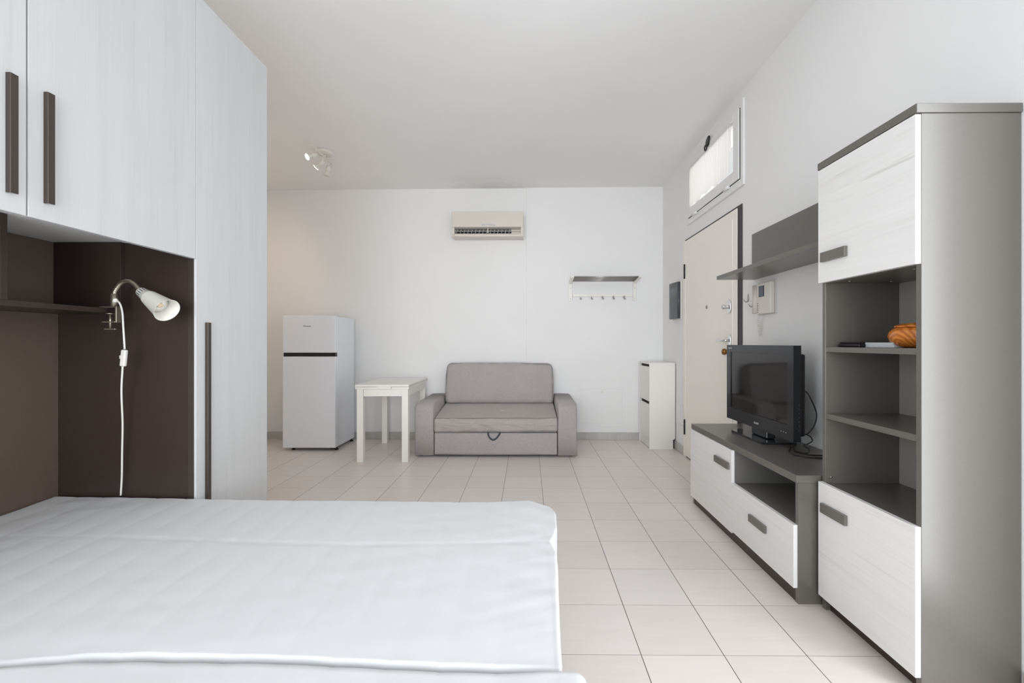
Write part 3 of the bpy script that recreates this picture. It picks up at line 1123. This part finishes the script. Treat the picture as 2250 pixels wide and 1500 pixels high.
def d_back(p, nr, u, v, w):
    x, y, z = p
    if nr.y < -0.3:
        y -= 0.030 * (1 - u ** 4) * (1 - w ** 4)
        e = max(abs(u) ** 6, abs(w) ** 6)
        y += e * 0.012 * noise.noise(Vector((x * 12, z * 12, 1))) + 0.006 * noise.noise(Vector((x * 6, z * 9, 4)))
    if w > 0.8:
        z += 0.006 * (1 - u * u) - 0.004 * u + 0.004 * noise.noise(Vector((x * 3, 0, 9)))
    if abs(u) > 0.9:
        x += 0.006 * (1 - w * w) * (1 if u > 0 else -1) - (0.020 * max(0, w) ** 3) * (1 if u > 0 else -1)
    return (x, y, z)


back = MB().soft(CX0, CX1, 4.86, 5.045, CZ0, CZ1, 0.045, (72, 14, 34), d_back, tilt).build('back_cushion', 'sofa', so)
pts = []
rr = 0.062
for (cx, cz, a0) in ((CX1 - rr - 0.006, CZ1 - rr + 0.0, 0), (CX0 + rr + 0.006, CZ1 - rr + 0.0, PI / 2), (CX0 + rr, CZ0 + rr, PI), (CX1 - rr, CZ0 + rr, 1.5 * PI)):
    for k in range(7):
        a = a0 + PI / 2 * k / 6
        pts.append(Vector((cx + (rr - 0.010) * math.cos(a), 4.868, cz + (rr - 0.012) * math.sin(a))))
dense = []
for i in range(len(pts)):
    p, q = pts[i], pts[(i + 1) % len(pts)]
    nseg = max(1, int((q - p).length / 0.03))
    for s_ in range(nseg):
        dense.append(p.lerp(q, s_ / nseg))
MB().tube(dense, 0.0042, 7, True, tilt).build('piping', 'sofa_trim', back)
MB().box(AI0 + 0.006, AI1 - 0.006, 5.055, 5.105, 0.25, 0.60, 0.012).build('back_frame', 'sofa', so)
for x in (SX0 + 0.06, SX1 - 0.06):
    for y in (SY + 0.07, SYB - 0.06):
        MB().lathe([(0.02, 0), (0.022, 0.0165)], Matrix.Translation((x, y, 0)), 16).build('foot', 'rubber', so)

# ------------------------------------------------------------------ shoe cabinet
sc = thing('shoe_cabinet', 'narrow white two-flap shoe cabinet in the corner by the door', 'cabinet', (1.45, 4.9, 0))
QX0, QX1, QY0, QY1, QH = 1.313, 1.588, 4.680, 5.115, 0.929
b = MB()
side = [(QX0 + 0.017, 0.0), (QX1 - 0.022, 0.0), (QX1 - 0.022, 0.098), (QX1, 0.115), (QX1, QH - 0.016), (QX0 + 0.0, QH - 0.016), (QX0 + 0.0, 0.0)]
for ya, yb2 in ((QY0, QY0 + 0.016), (QY1 - 0.016, QY1)):
    b.prism([(p[0], p[1]) for p in side], 1, ya, yb2)
b.build('side_panel', 'white', sc)
MB().box(QX0 - 0.004, QX1, QY0 - 0.001, QY1 + 0.001, QH - 0.0155, QH, 0.001).build('top_panel', 'white', sc)
MB().box(QX1 - 0.006, QX1, QY0 + 0.0165, QY1 - 0.0165, 0.116, QH - 0.0165).build('back_panel', 'white', sc)
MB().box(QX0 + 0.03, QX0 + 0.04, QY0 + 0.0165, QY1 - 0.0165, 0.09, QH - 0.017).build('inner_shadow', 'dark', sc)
for z0, z1 in ((0.510, 0.885), (0.092, 0.478)):
    MB().box(QX0 + 0.003, QX0 + 0.019, QY0 + 0.018, QY1 - 0.018, z0, z1, 0.002).build('flap_door', 'white', sc)
MB().box(QX0 + 0.010, QX0 + 0.026, QY0 + 0.0165, QY1 - 0.0165, 0.004, 0.088, 0.001).build('plinth', 'white', sc)

# ------------------------------------------------------------------ tall open display cabinet (right)
tc_ = thing('display_cabinet', 'tall grey cabinet with white wood doors and open middle shelves', 'cabinet', (1.43, 1.65, 0))
GX0, GX1, GY0, GY1 = 1.277, 1.598, 1.416, 1.888
MB().box(GX0, GX1, GY0, GY0 + 0.020, 0.0, 1.8895, 0.001).build('side_panel', 'grey', tc_)
MB().box(GX0, GX1, GY1 - 0.020, GY1, 0.0, 1.8895, 0.001).build('side_panel', 'grey', tc_)
MB().box(1.257, GX1, GY0 - 0.005, GY1 + 0.003, 1.890, 1.920, 0.002).build('top_panel', 'grey', tc_)
MB().box(GX1 - 0.008, GX1 - 0.001, GY0 + 0.0205, GY1 - 0.0205, 0.05, 1.889).build('back_panel', 'grey_lit', tc_)
ia, ib = GY0 + 0.0205, GY1 - 0.0205
MB().box(GX0 + 0.001, GX1 - 0.009, ia, ib, 1.400, 1.420, 0.001).build('fixed_shelf', 'grey', tc_)
MB().box(GX0 + 0.001, GX1 - 0.009, ia, ib, 1.106, 1.127, 0.001).build('shelf', 'grey', tc_)
MB().box(GX0 + 0.001, GX1 - 0.009, ia, ib, 0.821, 0.843, 0.001).build('shelf', 'grey', tc_)
MB().box(GX0 + 0.001, GX1 - 0.009, ia, ib, 0.524, 0.545, 0.001).build('fixed_shelf', 'grey', tc_)
MB().box(GX0 + 0.020, GX0 + 0.036, ia, ib, 0.0, 0.075, 0.001).build('plinth', 'brown', tc_)
for (z0, z1, hz) in ((1.402, 1.887, 1.487), (0.058, 0.547, 0.425)):
    d = MB().box(1.258, 1.2765, GY0 + 0.001, GY1 - 0.001, z0, z1, 0.0008).build('door', 'wood_h', tc_)
    MB().box(1.244, 1.2575, 1.714, 1.856, hz, hz + 0.040, 0.0008).build('handle', 'grey', d)
for (x, y) in ((1.33, 1.80), (1.50, 1.80), (1.33, 1.50)):
    MB().lathe([(0.006, 0), (0.005, -0.003), (0, -0.003)], Matrix.Translation((x, y, 1.3995)), 10).build('screw', 'steel', tc_)
MB().lathe([(0.005, 0), (0.004, 0.003), (0, 0.003)], align((1.30, ib, 0.57), (0, -1, 0)), 10).build('screw', 'steel', tc_)

# objects on the upper open shelf
SZ = 1.1275
bw = thing('lidded_bowl', 'round orange turned-wood bowl with lid on the upper open shelf', 'bowl', (1.432, 1.575, SZ))
R = 0.104
MB().lathe([(0.058, 0.0), (0.080, 0.006), (0.097, 0.022), (R, 0.040), (0.100, 0.058), (0.088, 0.070), (0.080, 0.0735), (0.0, 0.0735)], Matrix.Translation((1.432, 1.575, SZ)), 56).build('bowl_body', 'turned', bw)
MB().lathe([(0.084, 0.0740), (0.087, 0.0765), (0.084, 0.080), (0.070, 0.0865), (0.035, 0.0905), (0.0, 0.0915)], Matrix.Translation((1.432, 1.575, SZ)), 56).build('lid', 'turned', bw)
rc = thing('remote_control', 'small black remote control at the left end of the upper open shelf', 'remote control', (1.335, 1.79, SZ))
MB().box(1.318, 1.352, 1.735, 1.852, SZ, SZ + 0.014, 0.006, None, 3).build('body', 'black', rc)
MB().box(1.321, 1.349, 1.738, 1.846, SZ + 0.0145, SZ + 0.021, 0.003).build('keypad', 'rubber', rc)
for lab, z in (('slim white plastic case lying on the upper open shelf, lower of two', SZ), ('slim white plastic case stacked on another one beside the wooden bowl', SZ + 0.0095)):
    w_ = thing('plastic_case', lab, 'case', (1.37, 1.68, z), 'white cases on the shelf')
    off = 0.004 if z > SZ else 0
    MB().box(1.345, 1.425, 1.602 + off, 1.765 - off, z, z + 0.0042, 0.0015).build('tray', 'paper', w_)
    MB().box(1.345, 1.425, 1.602 + off, 1.765 - off, z + 0.0047, z + 0.009, 0.0015).build('lid', 'paper', w_)

# ------------------------------------------------------------------ low television unit
tv = thing('television_unit', 'low grey television unit with white wood door and drawer', 'cabinet', (1.39, 2.5, 0))
UX0, UX1, UY0, UY1, UZ = 1.175, 1.598, 1.908, 3.118, 0.566
FXD = 1.168
MB().box(UX0, UX1, UY0 - 0.004, UY1 + 0.004, UZ - 0.034, UZ, 0.002).build('top_panel', 'grey', tv)
MB().box(FXD + 0.018, UX1, UY0, UY0 + 0.022, 0.0, UZ - 0.0345, 0.001).build('side_panel', 'grey', tv)
MB().box(FXD + 0.0185, UX1, UY1 - 0.022, UY1, 0.0, UZ - 0.0345, 0.001).build('side_panel', 'grey', tv)
MB().box(FXD + 0.0185, UX1 - 0.01, 2.484, 2.502, 0.05, UZ - 0.0345).build('partition', 'grey_in', tv)
MB().box(UX1 - 0.009, UX1 - 0.001, UY0 + 0.0225, UY1 - 0.0225, 0.05, UZ - 0.0345).build('back_panel', 'grey_in', tv)
MB().box(FXD + 0.0185, UX1 - 0.01, UY0 + 0.0225, 2.4835, 0.326, 0.345).build('shelf', 'grey_in', tv)
MB().box(FXD + 0.022, FXD + 0.038, UY0 + 0.0225, UY1 - 0.0225, 0.0, 0.075).build('plinth', 'brown', tv)
d = MB().box(FXD, FXD + 0.018, 2.494, UY1 - 0.003, 0.055, UZ - 0.037, 0.0008).build('door', 'wood_h', tv)
MB().box(FXD - 0.0135, FXD - 0.0005, 2.516, 2.70, 0.412, 0.451, 0.0008).build('handle', 'grey', d)
d = MB().box(FXD, FXD + 0.018, UY0 + 0.006, 2.490, 0.068, 0.345, 0.0008).build('drawer', 'wood_h', tv)
MB().box(FXD - 0.0135, FXD - 0.0005, 2.127, 2.281, 0.2125, 0.2485, 0.0008).build('handle', 'grey', d)

# ------------------------------------------------------------------ television
te = thing('television', 'black flat-screen television on the low grey unit', 'television', (1.43, 2.645, UZ))
EX, EY0, EY1, EZ0, EZ1 = 1.384, 2.268, 3.022, 0.628, 1.131
b = MB()
b.box(EX, EX + 0.040, EY0, EY0 + 0.052, EZ0, EZ1, 0.0).box(EX, EX + 0.040, EY1 - 0.052, EY1, EZ0, EZ1, 0.0)
b.box(EX, EX + 0.040, EY0 + 0.052, EY1 - 0.052, EZ1 - 0.048, EZ1, 0.0)
b.box(EX, EX + 0.040, EY0 + 0.052, EY1 - 0.052, EZ0, EZ0 + 0.080, 0.0)
b.build('bezel', 'tv_gloss', te)
MB().box(EX + 0.006, EX + 0.036, EY0 + 0.053, EY1 - 0.053, EZ0 + 0.081, EZ1 - 0.049).build('screen', 'screen', te)
MB().box(EX + 0.041, EX + 0.085, EY0 + 0.03, EY1 - 0.03, EZ0 + 0.02, EZ1 - 0.045, 0.012).build('rear_housing', 'black', te)
MB().prism([(EX + 0.012, 2.47), (EX - 0.055, 2.485), (EX - 0.058, 2.83), (EX + 0.0, 2.875), (EX + 0.14, 2.84), (EX + 0.14, 2.47)], 2, UZ + 0.0005, UZ + 0.013).build('stand_base', 'tv_gloss', te)
MB().box(EX + 0.018, EX + 0.075, 2.56, 2.73, UZ + 0.0135, EZ0 + 0.03, 0.008).build('stand_neck', 'tv_gloss', te)
text('SHARP', 0.019, Matrix.Translation((EX - 0.0006, 2.635, EZ0 + 0.030)) @ TXT_X, 'print_light', te, 'brand_lettering')
text('AQUOS', 0.014, Matrix.Translation((EX - 0.0006, 2.975, EZ1 - 0.022)) @ TXT_X, 'print_light', te, 'model_lettering')
b = MB()
for k in range(3):
    b.box(EX - 0.001, EX, 2.375 - k * 0.022, 2.380 - k * 0.022, EZ0 + 0.034, EZ0 + 0.038)
b.build('indicator', 'print_light', te)
b = MB()
for k in range(7):
    b.lathe([(0.004, 0), (0.0035, 0.0015), (0, 0.0015)], align((EX + 0.030, EY0, 0.82 - 0.022 * k), (0, -1, 0)), 10)
b.build('side_buttons', 'print', te)


def cable(name, lab, pts, r=0.0032):
    return tag(MB().tube(spline(pts, 8), r, 8).build(name, 'rubber', None, pts[0]), lab, 'cable', 'cables behind the television')


cable('power_cable', 'black cable bulging in a loop behind the right side of the television', [(1.484, 2.38, 0.880), (1.484, 2.325, 0.885), (1.505, 2.31, 0.84), (1.53, 2.308, 0.769), (1.517, 2.305, 0.71), (1.488, 2.312, 0.665), (1.482, 2.35, 0.648)])
cable('aerial_cable', 'thin black cable in a small curl at the foot of the television', [(1.484, 2.35, 0.660), (1.492, 2.30, 0.650), (1.499, 2.295, 0.628), (1.478, 2.30, 0.612), (1.464, 2.31, 0.60), (1.478, 2.29, 0.587), (1.462, 2.27, 0.573), (1.432, 2.275, 0.5696), (1.42, 2.32, 0.5694)], 0.0028)
cable('signal_cable', 'black cable lying across the television unit top, the one nearer the front', [(1.46, 2.42, 0.5698), (1.43, 2.37, 0.5698), (1.389, 2.314, 0.5698), (1.373, 2.26, 0.5698), (1.378, 2.224, 0.5698), (1.414, 2.187, 0.5698), (1.467, 2.176, 0.5698), (1.57, 2.165, 0.5698)])
cable('signal_cable', 'black cable lying across the television unit top, the one nearer the wall', [(1.50, 2.455, 0.5698), (1.478, 2.42, 0.5698), (1.433, 2.345, 0.5698), (1.420, 2.295, 0.5698), (1.430, 2.262, 0.5698), (1.459, 2.236, 0.5698), (1.504, 2.229, 0.5698), (1.575, 2.222, 0.5698)])

# ------------------------------------------------------------------ wall shelf above the television
ws = thing('wall_shelf', 'taupe grey wall shelf with upright back board above the television', 'shelf', (1.47, 2.5, 1.587))
MB().box(1.331, 1.598, 1.8925, 3.062, 1.588, 1.613, 0.001).build('shelf_board', 'grey', ws)
MB().box(1.581, 1.598, 1.8925, 3.070, 1.6135, 1.908, 0.001).build('back_board', 'grey', ws)

# ------------------------------------------------------------------ bridge wardrobe on the left
WX = -1.379                                           # front plane
NB = -1.95                                            # niche back
NY = 1.784                                            # niche side
wc = thing('tall_wardrobe', 'tall white wood wardrobe column at the far side of the bed', 'wardrobe', (-1.66, 2.03, 0))
MB().box(-1.968, WX - 0.0205, NY + 0.0165, 2.279, 0.0, 2.60, 0.001).build('carcass', 'white', wc)
MB().box(-1.948, WX - 0.0305, NY, NY + 0.016, 0.0, 1.558, 0.0).build('side_panel', 'brown', wc)
MB().box(WX - 0.030, WX - 0.008, NY + 0.0, NY + 0.0055, 0.0, 1.493, 0.0).build('edge_strip', 'bronze', wc)
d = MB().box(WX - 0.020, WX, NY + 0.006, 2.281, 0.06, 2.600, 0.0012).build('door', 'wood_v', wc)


def grip(y0, z0, z1, parent, flip=1):
    """channel-profile handle: a flange on the door and a lip standing out from it"""
    poly = [(WX + 0.0003, y0), (WX + 0.0120, y0), (WX + 0.0135, y0 + 0.0015), (WX + 0.0135, y0 + 0.0185), (WX + 0.0112, y0 + 0.0185), (WX + 0.0112, y0 + 0.0035), (WX + 0.0003, y0 + 0.0035)]
    return MB().prism(poly, 2, z0, z1).build('handle', 'bronze', parent)


grip(1.840, 0.20, 1.232, d)

oc = thing('overhead_cabinet', 'white wood overhead cabinet bridging the head of the bed', 'cabinet', (-1.66, 1.2, 1.56))
OY0 = 0.576
MB().box(-1.968, WX - 0.0205, OY0, NY + 0.0155, 1.560, 2.60, 0.001).build('carcass', 'white_lit', oc)
for ya, yb2, hy0 in ((1.184, NY + 0.004, 1.222), (OY0, 1.180, 1.132)):
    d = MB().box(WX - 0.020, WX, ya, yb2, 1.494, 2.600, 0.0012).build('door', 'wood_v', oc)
    grip(hy0, 1.543, 1.86, d)

hp = thing('headboard_panel', 'dark brown wall panel forming the back of the bed niche', 'headboard', (NB, 1.1, 0))
MB().box(-1.968, NB, 0.40, NY - 0.0005, 0.0, 1.5585).build('panel', 'brown_lit', hp)

ns = thing('niche_shelf', 'dark brown shelf with uprights hanging in the bed niche', 'shelf', (-1.81, 1.4, 1.265))
SF = -1.672
MB().box(NB + 0.0005, SF, 0.62, NY - 0.020, 1.264, 1.283, 0.0005).build('shelf_board', 'brown', ns)
for ya in (NY - 0.0195, 1.360, 0.600):
    MB().box(NB + 0.0005, SF, ya, ya + 0.0185, 1.2835 if 0.7 < ya < 1.5 else 1.264, 1.5585, 0.0005).build('upright', 'brown', ns)

# ------------------------------------------------------------------ clamp lamp on the niche shelf
la = thing('clamp_lamp', 'white clamp reading lamp with bent gooseneck on the niche shelf', 'lamp', (-1.66, 1.70, 1.283))
ly_ = 1.705
lz_ = 1.283
b = MB()
b.box(-1.690, -1.622, ly_ - 0.010, ly_ + 0.010, lz_ + 0.001, lz_ + 0.006, 0.001)
b.box(-1.628, -1.622, ly_ - 0.010, ly_ + 0.010, lz_ - 0.058, lz_ + 0.001, 0.001)
b.box(-1.680, -1.628, ly_ - 0.010, ly_ + 0.010, lz_ - 0.058, lz_ - 0.053, 0.001)
b.build('clamp', 'nickel', la)
b = MB()
b.tube([(-1.656, ly_, lz_ - 0.080), (-1.656, ly_, lz_ - 0.024)], 0.0042, 10)
b.lathe([(0.014, -0.0015), (0.014, 0.0015)], Matrix.Translation((-1.656, ly_, lz_ - 0.0225)), 18)
b.box(-1.678, -1.634, ly_ - 0.004, ly_ + 0.004, lz_ - 0.086, lz_ - 0.081, 0.001)
b.build('clamp_screw', 'nickel', la)
A0 = Vector((-1.640, ly_, lz_ + 0.006))
hb_ = Vector((-1.525, 1.692, 1.349))                    # back end of the head
rim = Vector((-1.391, 1.660, 1.270))
ax_ = (rim - hb_).normalized()
MB().tube([A0, A0 + Vector((0, 0, 0.05))], 0.0115, 14).build('post', 'nickel', la)
neck = spline([A0 + Vector((0, 0, 0.048)), (-1.636, ly_, 1.352), (-1.614, ly_, 1.381), (-1.585, 1.702, 1.390), (-1.555, 1.698, 1.378), tuple(hb_ + ax_ * 0.004)], 12)
rad = [0.0078 + 0.0006 * math.sin(i * 2.2) for i in range(len(neck))]
MB().tube(neck, rad, 14).build('gooseneck', 'nickel', la)
L = (rim - hb_).length
hm = align(hb_, ax_)
MB().lathe([(0.007, 0.0), (0.017, 0.003), (0.020, 0.012), (0.0235, 0.046), (0.0265, 0.048), (0.029, 0.056), (0.0435, L - 0.004), (0.0465, L), (0.0445, L - 0.001), (0.041, L - 0.006), (0.027, 0.062), (0.0, 0.060)], hm, 40).build('lamp_shade', 'lamp_white', la)
b = MB()
side = ax_.cross(Vector((0, 0, 1))).normalized()
for k in range(-2, 6):
    a = 0.5 + k * 0.42
    mm = hm @ Matrix.Rotation(a + 2.4, 4, 'Z')
    b.box(0.0193, 0.0222, -0.0012, 0.0012, 0.014, 0.042, 0, mm)
b.build('vent_slot', 'print', la)
MB().lathe([(0.0, 0.058), (0.018, 0.060), (0.018, 0.078), (0.030, 0.105), (0.031, 0.114), (0.027, 0.117), (0.0, 0.112)], hm, 28).build('bulb', M['chrome'], la)
MB().lathe([(0.0, 0.1175), (0.010, 0.1175), (0.010, 0.120), (0.0, 0.1205)], hm, 16, False).build('bulb_chip', material('bulb_phosphor', lin(240, 214, 186), 0.4), la)
MB().lathe([(0.006, 0), (0.0085, 0.003), (0.0085, 0.011), (0.005, 0.014)], align((-1.628, ly_ - 0.006, 1.312), (0.6, -0.8, 0)), 16).build('cord_grip', 'cord', la)
cp = [(-1.622, 1.692, 1.312), (-1.605, 1.690, 1.302), (-1.594, 1.690, 1.268), (-1.592, 1.692, 1.210), (-1.589, 1.695, 1.120)]
MB().tube(spline(cp, 8), 0.0034, 8).build('cord', 'cord', la)
MB().box(-1.603, -1.583, 1.688, 1.703, 1.052, 1.118, 0.005, Matrix.Translation((-1.593, 1.695, 1.085)) @ Matrix.Rotation(0.10, 4, 'Y') @ Matrix.Translation((1.593, -1.695, -1.085)), 3).build('cord_switch', 'cord', la)
MB().box(-1.608, -1.602, 1.691, 1.700, 1.082, 1.096, 0.002).build('switch_rocker', 'cord', la)
cp = [(-1.597, 1.695, 1.055), (-1.618, 1.712, 0.95), (-1.638, 1.738, 0.82), (-1.653, 1.752, 0.70), (-1.659, 1.757, 0.60), (-1.668, 1.762, 0.52)]
MB().tube(spline(cp, 8), 0.0034, 8).build('cord', 'cord', la)

# ------------------------------------------------------------------ bed: a low base carrying two single mattresses
bd = thing('bed_base', 'low slatted bed base under the two white mattresses', 'bed', (-0.95, 0.85, 0))
b = MB()
b.box(-1.93, -0.02, -0.02, 0.03, 0.17, 0.28, 0.004).box(-1.93, -0.02, 1.70, 1.75, 0.17, 0.28, 0.004)
b.box(-1.93, -1.88, 0.03, 1.70, 0.17, 0.28, 0.004).box(-0.07, -0.02, 0.03, 1.70, 0.17, 0.28, 0.004)
b.build('frame', 'white', bd)
for k in range(14):
    x = -1.84 + k * 0.132
    MB().box(x - 0.03, x + 0.03, -0.02, 1.75, 0.2805, 0.295).build('slat', 'table_white', bd)
for x in (-1.88, -0.11):
    for y in (0.0, 1.68):
        MB().box(x, x + 0.05, y, y + 0.05, 0.0, 0.1695).build('leg', 'white', bd)

FOOT = [(0.86, 0.068), (0.95, 0.070), (1.16, 0.080), (1.24, 0.085), (1.33, 0.089), (1.40, 0.076), (1.46, 0.093), (1.51, 0.103), (1.62, 0.106), (1.70, 0.108), (1.76, 0.095)]
FARZ = [(-1.95, 0.012), (-1.07, 0.001), (-0.30, -0.009), (-0.12, -0.006), (0.03, 0.004), (0.10, 0.0)]


SEAM = [(-1.95, -0.006), (-1.05, -0.010), (-0.92, 0.008), (-0.8, 0.013), (-0.5, 0.009), (-0.2, -0.008), (0.0, -0.016), (0.12, -0.018)]


def channel(x, y):
    xs = x + 0.010 * noise.noise(Vector((x * 2, y * 2, 0)))
    d = abs((xs / 0.112) % 1.0 - 0.5) * 0.112
    return -0.0011 * math.exp(-(d / 0.006) ** 2) + 0.0004 * math.cos(2 * PI * ((xs / 0.112) % 1.0 - 0.5) + PI)


def wrinkle(x, y):
    z = 0.0007 * noise.noise(Vector((x * 3 + y * 1.5, y * 16 - x * 4, 1))) + 0.0003 * noise.noise(Vector((x * 8, y * 30 + x * 9, 3)))
    k = max(0, 1 - abs(x - 0.08) / 0.45)
    rx = (y - 1.30) * 12 + x * 7
    z += k * k * (0.0025 * noise.noise(Vector((rx, x * 2.0, 5))) + 0.0012 * noise.noise(Vector((y * 30 - x * 10, x * 3, 8))))
    kh = max(0, 1 - (x + 1.95) / 0.6)
    z += kh * 0.002 * noise.noise(Vector((x * 5 + y * 4, y * 13 - x * 7, 9)))
    return z


def d_m1(p, nr, u, v, w):
    x, y, z = p
    if u > 0.3:
        e = lerp_table(FOOT, y) - 0.085
        x += e * ((u - 0.3) / 0.7) ** 2
    y += lerp_table(SEAM, x) * max(0, -v) ** 2
    if x > 0.0 and y > 1.55:
        y -= (x - 0.0) * 0.75 * ((y - 1.55) / 0.218)
    if w > 0.5:
        f_ = max(0, (w - 0.5) / 0.5)
        z += f_ * (channel(x, y) + wrinkle(x, y) + lerp_table(FARZ, x) * max(0, (y - 1.2) / 0.57) ** 2)
        z -= f_ * 0.0012 * math.exp(-((y - (1.40 + 0.02 * math.sin(x * 3))) / 0.010) ** 2)
        z -= f_ * 0.002 * math.exp(-((y - 0.872) / 0.05) ** 2)
        z += f_ * 0.004 * noise.noise(Vector((x * 1.6, y * 2, 2)))
    return (x, y, z)


m1 = thing('mattress', 'white covered mattress pushed against the far side of the bed niche', 'mattress', (-0.93, 1.32, 0.296), 'single mattresses side by side')
MB().soft(-1.945, 0.085, 0.874, 1.768, 0.2965, 0.503, 0.009, (300, 130, 8), d_m1).build('cover', 'sheet', m1)
pts = []
for k in range(61):
    y = 0.90 + 0.50 * k / 60
    pts.append((lerp_table(FOOT, y) - 0.003, y, 0.470 + 0.003 * math.sin(k * 0.3)))
MB().tube(pts, 0.006, 8).build('edge_binding', 'sheet_trim', m1)


def d_m2(p, nr, u, v, w):
    x, y, z = p
    y += lerp_table(SEAM, x) * max(0, v) ** 2
    if w > 0.5:
        f_ = max(0, (w - 0.5) / 0.5)
        z += f_ * (channel(x, y) + 0.8 * wrinkle(x, y))
        z += f_ * 0.010 * math.exp(-((x - 0.07) / 0.08) ** 2) * math.exp(-((y - 0.80) / 0.12) ** 2)
        z += f_ * 0.006 * noise.noise(Vector((x * 2.2, 0, 4))) * math.exp(-((y - 0.868) / 0.10) ** 2)
    return (x, y, z)


m2_ = thing('mattress', 'white covered mattress nearest the viewer, its foot corner sticking out further', 'mattress', (-0.93, 0.4, 0.296), 'single mattresses side by side')
MB().soft(-1.945, 0.120, -0.05, 0.871, 0.2965, 0.506, 0.032, (300, 130, 8), d_m2).build('cover', 'sheet', m2_)
